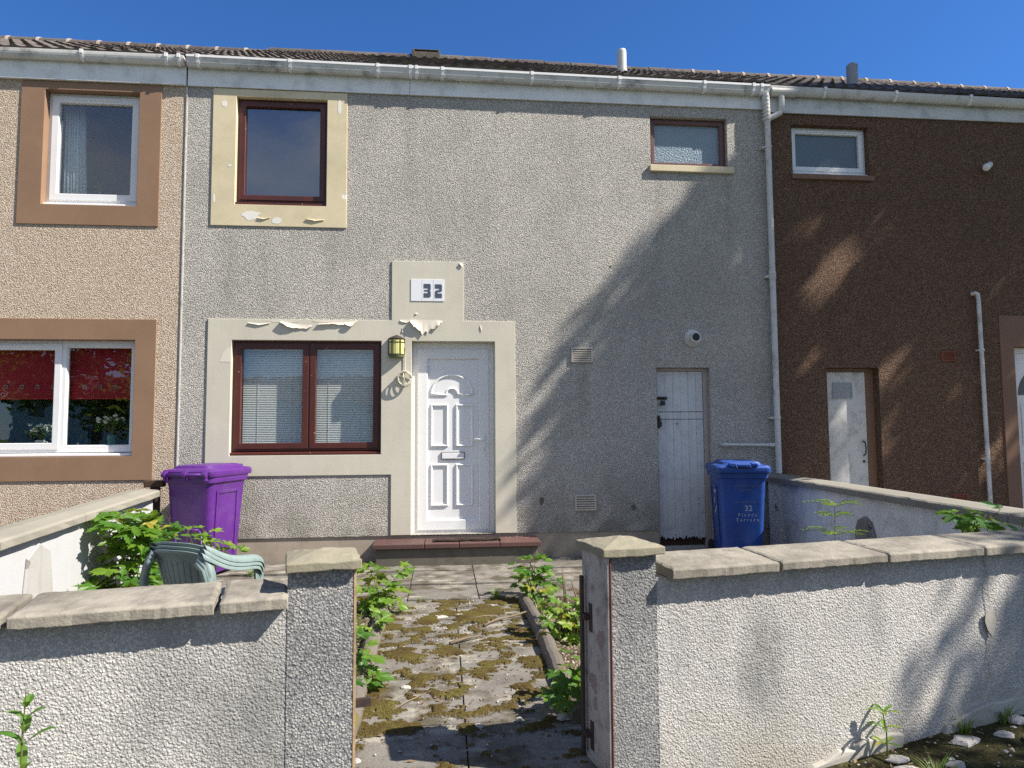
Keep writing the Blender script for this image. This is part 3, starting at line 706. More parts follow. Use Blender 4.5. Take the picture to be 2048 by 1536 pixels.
# downpipe with the branch from the neighbour's gutter
dp = MB(); X = 3.835; Y = -.075
dp.tube([(X-.015,-.080,5.40),(X-.012,-.080,5.32),(X-.004,-.078,5.18),(X,Y,5.05)], [.044,.041,.040,.036], 16)
for i in range(7): z = 5.36-.045*i; dp.tube([(X-.012,-.080,z),(X-.012,-.080,z-.018)], [.047,.043], 16)
dp.tube([(X,Y,5.06),(X,Y,.915)], .035, 16)
dp.tube([(X,Y,3.26),(X,Y,3.16)], .040, 16)
for z in (4.75, 3.2, 1.55): dp.tube([(X,Y,z+.015),(X,Y,z-.015)], .041, 16); dp.box(X-.075, X+.0, Y+.01, -.002, z-.012, z+.012)
dpo = dp.build('downpipe', m_upvc_old, hm, smooth=False)
br = MB(); br.tube([(4.02,-.080,5.40),(4.02,-.080,5.24),(4.015,-.080,5.20),(3.99,-.078,5.165),(3.87,Y,5.105),(3.835,Y,5.09)], .034, 14); br.tube([(3.885,-.076,5.432),(4.20,-.076,5.430)], .054, 16)
br.build('branch_pipe', m_upvc_old, dpo, smooth=False)
wp = MB(); wp.tube([(3.19,.06,1.245),(3.19,-.045,1.245),(3.20,-.055,1.245),(3.78,-.06,1.238),(3.815,-.065,1.238)], .018, 12); wp.tube([(3.17+.02,-.055,1.245),(3.24,-.056,1.245)], .023, 12); wp.tube([(3.74,-.06,1.238),(3.80,-.062,1.238)], .023, 12)
wp.build('waste_pipe', m_upvc_old, hm, smooth=False)
p2 = MB(); p2.tube([(6.39,-.005,3.04),(6.40,-.05,3.04),(6.42,-.055,3.03),(6.43,-.055,2.96),(6.445,-.055,.40)], .024, 12)
for z in (2.35, 1.05): p2.tube([(6.44,-.055,z+.012),(6.44,-.055,z-.012)], .03, 12); p2.box(6.40, 6.46, -.045, -.002, z-.01, z+.01)
p2.build('overflow_pipe', m_upvc_old, hr, smooth=False)
# number plates
ns = thing('house_number_sign', 'white tiled house number 32 with a blank first tile above the door', 'sign', (-.16,-.012,2.865))
def plate(x0, x1):
    return MB().box(x0, x1, -.0175, -.010, 2.868, 3.115).build('plate', m_plate, ns, bevel=.0015)
pb = plate(-.350, -.231); p3 = plate(-.228, -.106); p22 = plate(-.103, .018)
pb['label'] = 'blank white tile'
W_, H_ = .076, .152
def digit(polys, x, z, par):
    mb = MB()
    for p in polys: mb.prism([(x+a*W_, z+b*H_) for a, b in p], -.0205, -.0174)
    mb.build('digit', m_slate_blue, par)
cr = lambda cx, cz, r_, a0, a1, n=5: [(cx+r_*math.cos(R(a0+(a1-a0)*i/n)), cz+r_*.5*math.sin(R(a0+(a1-a0)*i/n))) for i in range(n+1)]
three = [(0,0)] + cr(.80,.10,.20,-90,0) + [(1,.40),(.90,.50),(1,.60)] + cr(.80,.90,.20,0,90) + [(0,1),(0,.69)] + [(.50,.69),(.60,.665),(.64,.62),(.60,.575),(.50,.55),(.05,.55),(.05,.455),(.50,.455),(.60,.43),(.64,.385),(.60,.335),(.50,.31),(0,.31)]
two = [(0,0),(1,0),(1,.315),(.42,.315),(.37,.34),(.36,.40),(.42,.44),(.62,.445)] + cr(.78,.55,.22,-90,0) + cr(.80,.90,.20,0,90) + [(0,1),(0,.70),(.52,.70),(.62,.67),(.64,.62),(.60,.575),(.48,.565),(.22,.56)] + [(.08,.52),(0,.44)]
digit([three], -.206, 2.911, p3); digit([two], -.081, 2.908, p22)

# lantern and cable coil beside the door
ln = thing('wall_lantern', 'small black framed wall lantern with yellow glass beside the front door', 'lantern', (-.51,-.012,2.24))
def halfcyl(prof, n=10, cx=-.505, y=-.012):
    mb = MB(); b = 0
    for r_, z in prof:
        for k in range(n+1):
            t = math.pi*k/n; mb.v.append((cx-r_*math.cos(t), y-r_*math.sin(t)*.95, z))
    for i in range(len(prof)-1):
        for k in range(n): a = i*(n+1)+k; mb.f.append((a, a+1, a+n+2, a+n+1))
    mb.f.append(tuple(range(n+1))); e = (len(prof)-1)*(n+1); mb.f.append(tuple(e+k for k in range(n+1))[::-1]); return mb
halfcyl([(.004,2.487),(.05,2.468),(.092,2.445),(.094,2.438)]).build('lantern_roof', m_iron, ln)
halfcyl([(.085,2.438),(.085,2.268)]).build('lantern_glass', paint('yellow frosted glass', (.62,.60,.22), .06, .3), ln)
halfcyl([(.088,2.272),(.09,2.262),(.082,2.236)]).build('lantern_base', paint('verdigris lantern base', (.16,.18,.09), .2, .6), ln)
lf = MB()
for t in (8, 58, 122, 172):
    t = R(t); x, yy = -.505-.0875*math.cos(t), -.012-.0875*math.sin(t)*.95; lf.box(x-.005, x+.005, yy-.005, yy+.005, 2.262, 2.440)
for z in (2.40, 2.266, 2.436): lf.tube([(-.505-.087*math.cos(math.pi*k/14), -.012-.087*math.sin(math.pi*k/14)*.95, z) for k in range(15)], .0045, 6)
lf.build('lantern_frame', m_iron, ln)
cb = MB(); rn = random.Random(2)
for i in range(6):
    r_ = rn.uniform(.066, .080); ox, oz, oy = -.418+rn.uniform(-.008,.008), 2.002+rn.uniform(-.008,.008), -.022-.008*i
    cb.tube([(ox+r_*math.cos(2*math.pi*k/28)*.92, oy-.012*math.sin(2*math.pi*k/28+i), oz+r_*math.sin(2*math.pi*k/28)) for k in range(29)], .0052, 6)
cb.tube([(-.425,-.03,2.40),(-.418,-.024,2.33),(-.412,-.022,2.2),(-.410,-.024,2.07),(-.425,-.05,1.99)], .0042, 6)
cb.tube([(-.43,-.055,2.06),(-.42,-.075,2.0),(-.41,-.07,1.95)], .0042, 6); cb.tube([(-.36,-.03,1.985),(-.335,-.03,1.985)], .003, 6)
tag(cb.build('cable_coil', paint('cream cable', (.62,.58,.47), .05, .5), smooth=True), 'cream coiled cable hanging from the lantern beside the front door', 'cable')
sn = thing('security_camera', 'small white wall sensor high on the brown roughcast wall', 'sensor', (6.62,0,4.55))
MB().lathe([(.035,0),(.035,.03),(.018,.035),(.018,.06)], (6.66,0,4.63), 16, 'y').build('mount', m_upvc, sn)
sb = MB(); sb.tube([(6.68,-.05,4.64),(6.58,-.11,4.575)], [.035,.042], 14); sb.tube([(6.58,-.11,4.575),(6.565,-.119,4.565)], [.042,.030], 14); sb.build('camera_housing', m_upvc, sn)

# peeling paint on the door surround: curled flakes standing off the wall, and bare patches
def flake(pts_top, drop, out, name='paint_flake', par=ds, mat=m_fresh, y=-.014):
    mb = MB(); seg = 5; dens = []
    for (a, da), (b, db2) in zip(zip(pts_top, drop), zip(pts_top[1:], drop[1:])):
        for q in range(4):
            t = q/4; x_ = a[0]+(b[0]-a[0])*t; dens.append(((x_, a[1]+(b[1]-a[1])*t), (da+(db2-da)*t)*(1+.30*noise.noise(Vector((x_*55, 1.5, 0)))+.18*noise.noise(Vector((x_*160, 4.5, 0))))))
    dens.append((pts_top[-1], drop[-1])); pts_top = [d_[0] for d_ in dens]; drop = [d_[1] for d_ in dens]; n = len(pts_top)
    for i, (x, z) in enumerate(pts_top):
        dl = drop[i]
        for k in range(seg+1):
            t = k/seg; mb.v.append((x+.002*math.sin(i*2.1+t*2), y-out*(t**1.6)*(.6+.4*math.sin(i*.33+1))-.0006, z-dl*t))
    for i in range(n-1):
        for k in range(seg): a = i*(seg+1)+k; mb.f.append((a, a+seg+1, a+seg+2, a+1))
    o = mb.build(name, mat, par, weld=False); s = o.modifiers.new('thick', 'SOLIDIFY'); s.thickness = .0012
flake([(-.36,2.655),(-.30,2.66),(-.22,2.655),(-.14,2.655),(-.06,2.658),(.0,2.645)], [.02,.10,.145,.12,.085,.02], .035)
flake([(-.47,2.655),(-.42,2.66),(-.36,2.655)], [.012,.035,.03], .006)
flake([(-1.76,2.625),(-1.68,2.615),(-1.58,2.60),(-1.48,2.59),(-1.42,2.585)], [.01,.045,.055,.05,.012], .03)
flake([(-1.36,2.60),(-1.2,2.615),(-1.06,2.625),(-.98,2.63)], [.008,.014,.035,.02], .02)
flake([(-1.07,2.62),(-1.0,2.63),(-.93,2.645)], [.02,.06,.01], .025)
flake([(-.30,2.735),(-.285,2.738),(-.27,2.733)], [.012,.02,.008], .006)
flake([(.42,2.60),(.44,2.605),(.45,2.60)], [.01,.075,.015], .004); flake([(-.445,2.565),(-.435,2.57),(-.425,2.565)], [.02,.06,.02], .005); flake([(-2.10,2.61),(-1.98,2.60),(-1.86,2.615)], [.006,.016,.008], .010)
flake([(-2.02,3.775),(-1.96,3.77),(-1.88,3.785)], [.006,.014,.006], .010, par=su, mat=m_cream); flake([(-1.50,3.775),(-1.40,3.765),(-1.30,3.77)], [.006,.016,.008], .012, par=su, mat=m_cream)
flake([(.19,3.31),(.215,3.31),(.23,3.30)], [.01,.05,.03], .012)
def blob(mb, x, z, rx, rz, y0, y1, seed, n=44):
    mb.prism([(x+rx*math.cos(2*math.pi*i/n)*(1+.35*noise.noise(Vector((math.cos(2*math.pi*i/n)*1.6+seed, math.sin(2*math.pi*i/n)*1.6, seed)))+.30*noise.noise(Vector((math.cos(2*math.pi*i/n)*5+seed, math.sin(2*math.pi*i/n)*5, seed)))), z+rz*math.sin(2*math.pi*i/n)*(1+.35*noise.noise(Vector((math.cos(2*math.pi*i/n)*1.6, seed, math.sin(2*math.pi*i/n)*1.6)))+.30*noise.noise(Vector((math.cos(2*math.pi*i/n)*5, seed, math.sin(2*math.pi*i/n)*5))))) for i in range(n)], y0, y1)
for a_ in ((-1.72, 2.625, .16, .012, -.0135, -.0115, 1), (-1.2, 2.63, .22, .014, -.0135, -.0115, 2)):
    bp = MB(); blob(bp, *a_); bp.build('bare_patch', m_fresh, ds)
bp = MB(); bp.prism([(-2.39,2.18),(-2.275,2.18),(-2.275,2.34),(-2.31,2.33),(-2.36,2.27)], -.0135, -.0115)
bp.build('bare_patch', m_fresh, ds)
m_fill = paint('white filler', (.78,.75,.68), .05, .8)
for a_ in ((-2.40, 5.05, .03, .035, 3), (-1.15, 5.06, .022, .075, 4), (-2.09, 3.80, .09, .05, 6), (-1.82, 3.745, .05, .04, 8), (-2.33, 4.35, .02, .015, 9), (-2.49, 3.98, .012, .05, 12)):
    bq = MB(); blob(bq, *a_[:4], -.0135, -.0115, a_[4]); bq.build('bare_patch', m_fill, su)
# dark holes in the roughcast
for a_ in ((1.10, .64, .022, .045, 5), (2.15, .55, .03, .03, 7), (1.93, 3.30, .012, .012, 9)):
    hb = MB(); blob(hb, *a_[:4], -.004, -.002, a_[4]); hb.build('chipped_hole', m_step, hm)

# ------------------------------------------------------------------ behind the glass
def blind(x0, x1, z0, z1, y, label):
    b = thing('venetian_blind', label, 'blind', ((x0+x1)/2, y, z0), 'white venetian blinds in the red window')
    mb = MB(); z = z0+.012
    while z < z1-.03:
        mb.obox((x0+.01, y-.005, z-.001), (x1-x0-.02, 0, 0), (0, .011, .0165), (0, .0006, -.0005)); z += .0195
    mb.build('slats', paint('white slat', (.92,.92,.90), .03, .5), b)
    cd_ = MB()
    for f in (.24, .76): x = x0+(x1-x0)*f; cd_.tube([(x, y-.007, z0), (x, y-.007, z1)], .002, 6)
    cd_.build('cord', m_upvc, b); MB().box(x0, x1, y-.012, y+.015, z1-.028, z1).build('headrail', m_upvc, b)
blind(-2.19, -1.49, 1.235, 2.36, .15, 'white venetian blind behind the left pane of the red window')
blind(-1.42, -.75, 1.235, 2.36, .15, 'white venetian blind behind the right pane, nearest the lantern')
rb = thing('roller_blind', 'red roller blind with small square eyelets in the white ground floor window', 'blind', (-4.3,.2,1.80))
rbm = MB(); rbm.box(-5.42, -3.30, .205, .208, 1.80, 2.42); rbm.build('blind_cloth', M('red cloth', (.40,.014,.030), .8).m, rb)
ey = MB()
for i in range(14):
    x = -5.3+.16*i
    frame_ring(ey, x-.018, x+.018, 1.905, 1.945, .008, .199, .2045)
ey.build('eyelet', m_steel, rb); MB().tube([(-5.42,.206,1.80),(-3.30,.206,1.80)], .010, 8).build('bottom_bar', M('bright red cloth', (.5,.02,.03), .7).m, rb)
MB().box(-5.46, -3.3, .165, .38, 1.215, 1.245).build('inner_sill', m_upvc, hl)
def flowers(root, x, y, z, n, spread, hgt, seed, bloom):
    rn = random.Random(seed); st = MB(); lf_ = MB(); bl = MB()
    for i in range(n):
        a = rn.uniform(0, 6.28); r_ = spread*math.sqrt(rn.random()); e = Vector((x+r_*math.cos(a), y+r_*math.sin(a)*.5, z+hgt*rn.uniform(.55, 1.0)))
        st.tube([(x, y, z), (x+(e.x-x)*.4, y+(e.y-y)*.4, z+(e.z-z)*.6), e], .003, 5)
        for k in range(4):
            q = e + Vector((rn.uniform(-.03,.03), rn.uniform(-.03,.03), rn.uniform(-.10,.0))); v_ = Vector((rn.uniform(-1,1), rn.uniform(-1,1), rn.uniform(.2,1))).normalized()*.05; s_ = v_.orthogonal().normalized()*.010
            lf_.add([q, q+v_*.5+s_, q+v_, q+v_*.5-s_], [(0,1,2,3)])
        bl.lathe([(.004,-.012),(.016,-.004),(.019,.006),(.010,.016)], tuple(e), 7)
    st.build('stems', m_stem, root); lf_.build('leaves', m_leaf, root, weld=False); bl.build('blooms', bloom, root)
mg = thing('mug_of_flowers', 'cream mug with a red pattern holding carnations on the white window sill', 'mug', (-4.33,.27,1.245))
g = MB(); g.lathe([(.040,1.245),(.045,1.25),(.047,1.35),(.044,1.352)], (-4.33,.27,0), 20); mgb = g.build('mug', paint('cream china', (.68,.64,.56), .03, .3), mg, smooth=False)
MB().tube([(-4.285,.27,1.335),(-4.255,.27,1.33),(-4.248,.27,1.30),(-4.258,.27,1.272),(-4.287,.27,1.265)], .006, 8).build('handle', paint('cream china', (.68,.64,.56), .03, .3), mgb)
MB().lathe([(.0462,1.262),(.0472,1.285)], (-4.33,.27,0), 20).build('red_band', M('red glaze', (.5,.03,.04), .3).m, mgb)
flowers(mg, -4.33, .27, 1.35, 22, .13, .17, 4, paint('pale blooms', (.88,.85,.70), .2, .8))
vs = thing('vase_of_flowers', 'green vase of pink and white carnations in the white ground floor window', 'vase', (-3.60,.28,1.245))
MB().lathe([(.040,1.245),(.046,1.40),(.052,1.405)], (-3.60,.28,0), 20).build('vase', paint('green glaze', (.10,.22,.15), .05, .3), vs, smooth=False)
flowers(vs, -3.60, .28, 1.40, 26, .15, .22, 8, paint('pinkish blooms', (.86,.76,.70), .2, .8))
tp = thing('teapot', 'small pale china teapot on the sill at the window mullion', 'teapot', (-3.93,.25,1.245))
MB().lathe([(.022,1.245),(.036,1.262),(.034,1.285),(.016,1.302),(.006,1.306),(.008,1.316),(.003,1.32)], (-3.93,.25,0), 18).build('pot', m_plate, tp, smooth=True)
MB().tube([(-3.90,.25,1.27),(-3.875,.25,1.285),(-3.868,.25,1.298)], [.010,.007,.005], 8).build('spout', m_plate, tp, smooth=True)
MB().tube([(-3.963,.25,1.29),(-3.985,.25,1.288),(-3.985,.25,1.268),(-3.965,.25,1.265)], .005, 8).build('handle', m_plate, tp, smooth=True)
def curtain(x0, x1, z0, z1, y, label):
    mb = MB(); n = 40
    for i in range(n+1):
        x = x0+(x1-x0)*i/n; yy = y+.025*math.sin(i*1.15)+.01*math.sin(i*2.7)
        for z, sx in ((z0, 1.15), ((z0+z1)/2, 1.0), (z1, .9)): mb.v.append((x0+(x-x0)*sx, yy, z))
    for i in range(n):
        for k in range(2): a = i*3+k; mb.f.append((a, a+3, a+4, a+1))
    o = mb.build('curtain', m_fabric, smooth=True, weld=False); s = o.modifiers.new('thick', 'SOLIDIFY'); s.thickness = .002
    tag(o, label, 'curtain', 'pale curtains in the upstairs white window')
curtain(-4.20, -3.98, 3.9, 5.1, .28, 'pale curtain gathered at the left of the upstairs white window')
curtain(-3.46, -3.34, 3.9, 5.1, .28, 'narrow pale curtain at the right of the upstairs white window')
orc = thing('potted_plant', 'small yellow green houseplant inside the upstairs white window', 'plant', (-3.78,.26,3.93))
MB().lathe([(.04,3.93),(.05,4.0)], (-3.78,.26,0), 16).build('pot', m_plate, orc)
ol = MB(); rn = random.Random(9)
for i in range(16):
    q = Vector((-3.78, .25, 4.0+.012*i)); a = rn.uniform(0, 6.28); v_ = Vector((math.cos(a)*.10, math.sin(a)*.05, rn.uniform(.0, .06))); s_ = Vector((-v_.y, v_.x, 0)).normalized()*.02+Vector((0,0,.006))
    ol.add([q, q+v_*.5+s_, q+v_, q+v_*.5-s_], [(0,1,2,3)])
ol.build('leaves', m_leaf2, orc, weld=False); MB().tube([(-3.78,.26,4.0),(-3.785,.255,4.12),(-3.775,.25,4.22)], .004, 6).build('stem', m_stem, orc)

# ------------------------------------------------------------------ doorstep
stp = thing('doorstep', 'concrete doorstep topped with red quarry tiles below the white front door', 'step', (.15,-.2,0))
MB().box(-.69, 1.00, -.37, .012, -.03, .205).build('step_block', m_step, stp, bevel=.012)
tl = MB(); xs = [-.72, -.185, .175, .60, 1.04]
for a, b in zip(xs, xs[1:]): tl.box(a+.003, b-.003, -.405, .010, .207, .255)
tl.build('step_tiles', m_tilered, stp, bevel=.006, seg=3)
mbm = MB(); n = 26
for i in range(n+1):
    for j in range(7):
        x = -.10+.72*i/n; yy = -.30+.20*j/6 + .012*math.sin(i*.6); mbm.v.append((x, yy+.02*x, .262+.016*abs(noise.noise(Vector((x*9, yy*9, 0))))+(.012 if j == 0 else 0)))
for i in range(n):
    for j in range(6): a = i*7+j; mbm.f.append((a, a+7, a+8, a+1))
o = mbm.build('door_mat', earth('worn mat', (.02,.016,.013), (.045,.035,.028), (.10,.085,.07), 30, .01), weld=False); s = o.modifiers.new('t', 'SOLIDIFY'); s.thickness = .012; s.offset = -1
tag(o, 'worn dark mat littered with flakes on the tiled doorstep', 'mat')

# ------------------------------------------------------------------ front garden walls and gate pillars
AW = math.atan(.2); TW = Vector((math.cos(AW), math.sin(AW), 0)); NW = Vector((-math.sin(AW), math.cos(AW), 0)); OW = Vector((0, -5.04, 0))
WM = Matrix((( TW.x, NW.x, 0, OW.x), (TW.y, NW.y, 0, OW.y), (0, 0, 1, 0), (0, 0, 0, 1)))   # local (s, off, z) -> world
def dense_box(mb, s0, s1, o0, o1, z0, z1, step, faces='flrbt'):
    """a box in wall coordinates with finely divided visible faces, so the stone dash can be real relief"""
    def sheet(o, a, b):
        na = max(1, int(Vector(a).length/step)); nb_ = max(1, int(Vector(b).length/step)); st = len(mb.v); o, a, b = Vector(o), Vector(a), Vector(b)
        for j in range(nb_+1):
            for i in range(na+1): mb.v.append(tuple(o+a*(i/na)+b*(j/nb_)))
        for j in range(nb_):
            for i in range(na): q = st+j*(na+1)+i; mb.f.append((q, q+1, q+na+2, q+na+1))
    if 'f' in faces: sheet((s0,o0,z0), (s1-s0,0,0), (0,0,z1-z0))
    if 'r' in faces: sheet((s1,o0,z0), (0,o1-o0,0), (0,0,z1-z0))
    if 'l' in faces: sheet((s0,o1,z0), (0,o0-o1,0), (0,0,z1-z0))
    if 'b' in faces: mb.add([(s0,o1,z0),(s1,o1,z0),(s1,o1,z1),(s0,o1,z1)], [(3,2,1,0)])
    if 't' in faces: mb.add([(s0,o0,z1),(s1,o0,z1),(s1,o1,z1),(s0,o1,z1)], [(0,1,2,3)])
def worn_stone(s0, s1, o0, o1, zf0, zf1, zb1, rn, chip=None):
    """one coping stone: sloped top, irregular worn edges"""
    mb = MB(); ns_, no_ = max(6, int((s1-s0)/.018)), 16
    def sf(i, j, topf):
        s = s0+(s1-s0)*i/ns_; o = o0+(o1-o0)*j/no_; z = (zf1+(zb1-zf1)*j/no_) if topf else zf0
        e = .004*noise.noise(Vector((s*9, o*9, 3.3))) + .004*noise.noise(Vector((s*40, o*40, 1)))
        if j == 0: o += .003+.0045*noise.noise(Vector((s*13, z*9, 7)))+.004*noise.noise(Vector((s*45, z*30, 2)))
        if i in (0, ns_): s += (.004 if i == 0 else -.004) + .006*noise.noise(Vector((o*20, z*11, s)))
        if topf and (j == 0 or i in (0, ns_)): z -= .006
        z += e*(.5 if topf else .8)
        if chip and topf and i >= ns_-4 and j >= no_-8: z -= chip*(1-(ns_-i)*.18)
        return (s, o, z)
    T = [[sf(i, j, True) for j in range(no_+1)] for i in range(ns_+1)]; B = [[sf(i, j, False) for j in range(no_+1)] for i in range(ns_+1)]
    idx = lambda k, i, j: k*(ns_+1)*(no_+1)+i*(no_+1)+j
    for L_ in (T, B):
        for row in L_: mb.v += row
    for i in range(ns_):
        for j in range(no_):
            mb.f.append((idx(0,i,j), idx(0,i+1,j), idx(0,i+1,j+1), idx(0,i,j+1))); mb.f.append((idx(1,i,j+1), idx(1,i+1,j+1), idx(1,i+1,j), idx(1,i,j)))
        mb.f.append((idx(1,i,0), idx(1,i+1,0), idx(0,i+1,0), idx(0,i,0))); mb.f.append((idx(0,i,no_), idx(0,i+1,no_), idx(1,i+1,no_), idx(1,i,no_)))
    for j in range(no_):
        mb.f.append((idx(1,0,j+1), idx(1,0,j), idx(0,0,j), idx(0,0,j+1))); mb.f.append((idx(1,ns_,j), idx(1,ns_,j+1), idx(0,ns_,j+1), idx(0,ns_,j)))
    mb.xf(WM); return mb
rn = random.Random(11)
wl = thing('garden_wall', 'low roughcast front wall with concrete coping left of the gateway', 'wall', tuple(WM @ Vector((-1.5,.1,-.2))), 'front garden walls')
mb = MB(); dense_box(mb, -4.4, -2.05, .012, .20, -.25, .787, .03, 'fbt'); dense_box(mb, -2.05, -.5602, .012, .20, -.10, .787, .0036, 'fb'); mb.add([(-2.05,.012,.787),(-.5602,.012,.787),(-.5602,.2,.787),(-2.05,.2,.787)], [(0,1,2,3)]); mb.xf(WM)
mb.build('wall_face', m_cast_wall, wl, weld=False, smooth=True)
for a, b, ch in ((-4.3,-3.3,0), (-3.29,-2.36,0), (-2.35,-1.415,0), (-1.405,-.795,0), (-.785,-.555,.03)):
    worn_stone(a, b, -.05, .235, .788, .832, .846, rn, ch).build('coping_stone', m_coping, wl, weld=False, bevel=.004)
wr = thing('garden_wall', 'low roughcast front wall with tree shade on its end, right of the gateway', 'wall', tuple(WM @ Vector((2.5,.1,-.2))), 'front garden walls')
mb = MB(); dense_box(mb, .9132, 3.35, .012, .20, -.16, .787, .0040, 'fb'); dense_box(mb, 3.35, 5.2, .012, .20, -.15, .787, .03, 'fb'); mb.add([(.915,.012,.787),(5.2,.012,.787),(5.2,.2,.787),(.915,.2,.787)], [(0,1,2,3)]); mb.xf(WM)
mb.build('wall_face', m_cast_wall, wr, weld=False, smooth=True)
for a, b in ((.955,1.487), (1.492,2.078), (2.083,2.668), (2.673,3.25), (3.256,3.85), (3.856,4.5)):
    worn_stone(a, b, -.05, .245, .788+rn.uniform(-.003,.003), .831+rn.uniform(-.003,.003), .85, rn).build('coping_stone', m_coping, wr, weld=False, bevel=.004)
# patches of bare smooth cement where the dash has fallen away at the foot of the wall
def patch(pts, o0=-.012, o1=.02):
    bc = MB()
    n = len(pts); vs = [(a, o0+.006*noise.noise(Vector((a*9, b*9, 0))), b) for a, b in pts] + [(a*1.0, o1, b) for a, b in pts]
    bc.add(vs, [tuple(range(n)), tuple(range(2*n-1, n-1, -1))] + [(i, n+i, n+(i+1)%n, (i+1)%n) for i in range(n)])
    bc.xf(WM); bc.build('bare_cement', m_cement, wr, bevel=.006)
patch([(1.62,-.16),(2.14,-.16),(2.16,.0),(2.08,.012),(2.0,-.005),(1.93,.004),(1.88,-.035),(1.80,-.028),(1.72,-.062),(1.66,-.075),(1.60,-.11)])
patch([(2.38,-.10),(3.4,-.10),(3.38,.06),(3.25,.085),(3.10,.10),(2.98,.125),(2.90,.12),(2.84,.085),(2.78,.075),(2.70,.08),(2.60,.06),(2.50,.03),(2.42,.0)])
ck = MB(); cr_ = [(2.72,.775),(2.735,.70),(2.725,.62),(2.738,.52),(2.722,.44),(2.735,.36),(2.715,.28),(2.73,.18)]
for (a, b), (c, d) in zip(cr_, cr_[1:]): ck.add([(a-.004,.0005,b),(a+.004,.0005,b),(c+.004,.0005,d),(c-.004,.0005,d)], [(0,1,2,3)])
q = [(2.70,.50),(2.745,.52),(2.765,.47),(2.755,.41),(2.74,.385),(2.71,.42),(2.695,.46)]; ck.add([(a,-.003,b) for a, b in q], [tuple(range(len(q)))])
ck.xf(WM); ck.build('crack_filler', m_cement, wr)

def cap(mb, s0, s1, o0, o1, z, rn):
    n = 8; cs, co = (s0+s1)/2, (o0+o1)/2
    def P(i, j, t):
        a, b = i/n, j/n; s = s0+(s1-s0)*a; o = o0+(o1-o0)*b; edge = max(abs(a-.5), abs(b-.5))*2
        z_ = z+.034+.030*(1-edge) if t else z
        k_ = .006*noise.noise(Vector((s*14, o*14, 9 if t else 4))); 
        if edge > .99: s -= (a-.5)*.012*(1+noise.noise(Vector((s*20, o*20, 2)))); o -= (b-.5)*.012*(1+noise.noise(Vector((o*20, s*20, 5))))
        return (s, o, z_+k_)
    st = len(mb.v)
    for t in (1, 0):
        for i in range(n+1):
            for j in range(n+1): mb.v.append(P(i, j, t))
    I = lambda t, i, j: st+(0 if t else (n+1)**2)+i*(n+1)+j
    for i in range(n):
        for j in range(n): mb.f.append((I(1,i,j), I(1,i+1,j), I(1,i+1,j+1), I(1,i,j+1))); mb.f.append((I(0,i,j+1), I(0,i+1,j+1), I(0,i+1,j), I(0,i,j)))
        for (a, b) in (((i,0),(i+1,0)), ((n,i),(n,i+1)), ((i+1,n),(i,n)), ((0,i+1),(0,i))): mb.f.append((I(0,*a), I(0,*b), I(1,*b), I(1,*a)))
gl_ = thing('gate_pillar', 'dark stained roughcast gate pillar left of the path with a chipped concrete cap', 'pillar', tuple(WM @ Vector((-.44,.12,-.2))), 'gate pillars')
mb = MB(); dense_box(mb, -.56, -.33, .010, .225, -.2, .905, .0036, 'flrbt'); mb.xf(WM); mb.build('pillar_shaft', m_cast_pillar, gl_, weld=False, smooth=True)
mb = MB(); cap(mb, -.575, -.298, -.03, .255, .907, rn); mb.xf(WM); mb.build('pillar_cap', m_cap, gl_, weld=False, bevel=.004)
mb = MB(); mb.box(-.3275, -.318, .01, .05, -.12, .90); mb.xf(WM); mb.build('gate_stop', m_strip, gl_)
mb = MB(); mb.box(-.318, -.25, .14, .16, .355, .385); mb.xf(WM); mb.build('gate_catch', m_iron, gl_)
gr = thing('gate_pillar', 'paler roughcast gate pillar right of the path carrying the old iron gate hinge', 'pillar', tuple(WM @ Vector((.8,.12,-.2))), 'gate pillars')
mb = MB(); dense_box(mb, .695, .913, .010, .255, -.2, .885, .0038, 'frbt'); mb.xf(WM); mb.build('pillar_shaft', m_cast_pillar_r, gr, weld=False, smooth=True)
mb = MB(); mb.box(.681, .694, -.004, .262, -.2, .886); mb.xf(WM); mb.build('painted_side', m_postpaint, gr, bevel=.004)
mb = MB(); mb.box(.6945, .6985, -.0085, .004, -.2, .88); mb.xf(WM); mb.build('red_edge', paint('red lead paint', (.20,.065,.045), .2, .7), gr)
mb = MB(); cap(mb, .655, .945, -.03, .285, .888, rn); mb.xf(WM); mb.build('pillar_cap', m_cap, gr, weld=False, bevel=.004)
hg = MB(); hg.box(.655, .667, .205, .232, .03, .775)
for z in (.605, .115): hg.box(.655, .682, .175, .215, z-.012, z+.012); hg.box(.6775, .6815, .150, .185, z-.06, z+.06)
hg.xf(WM); hg.build('gate_hinge_bar', m_iron, gr, bevel=.002)

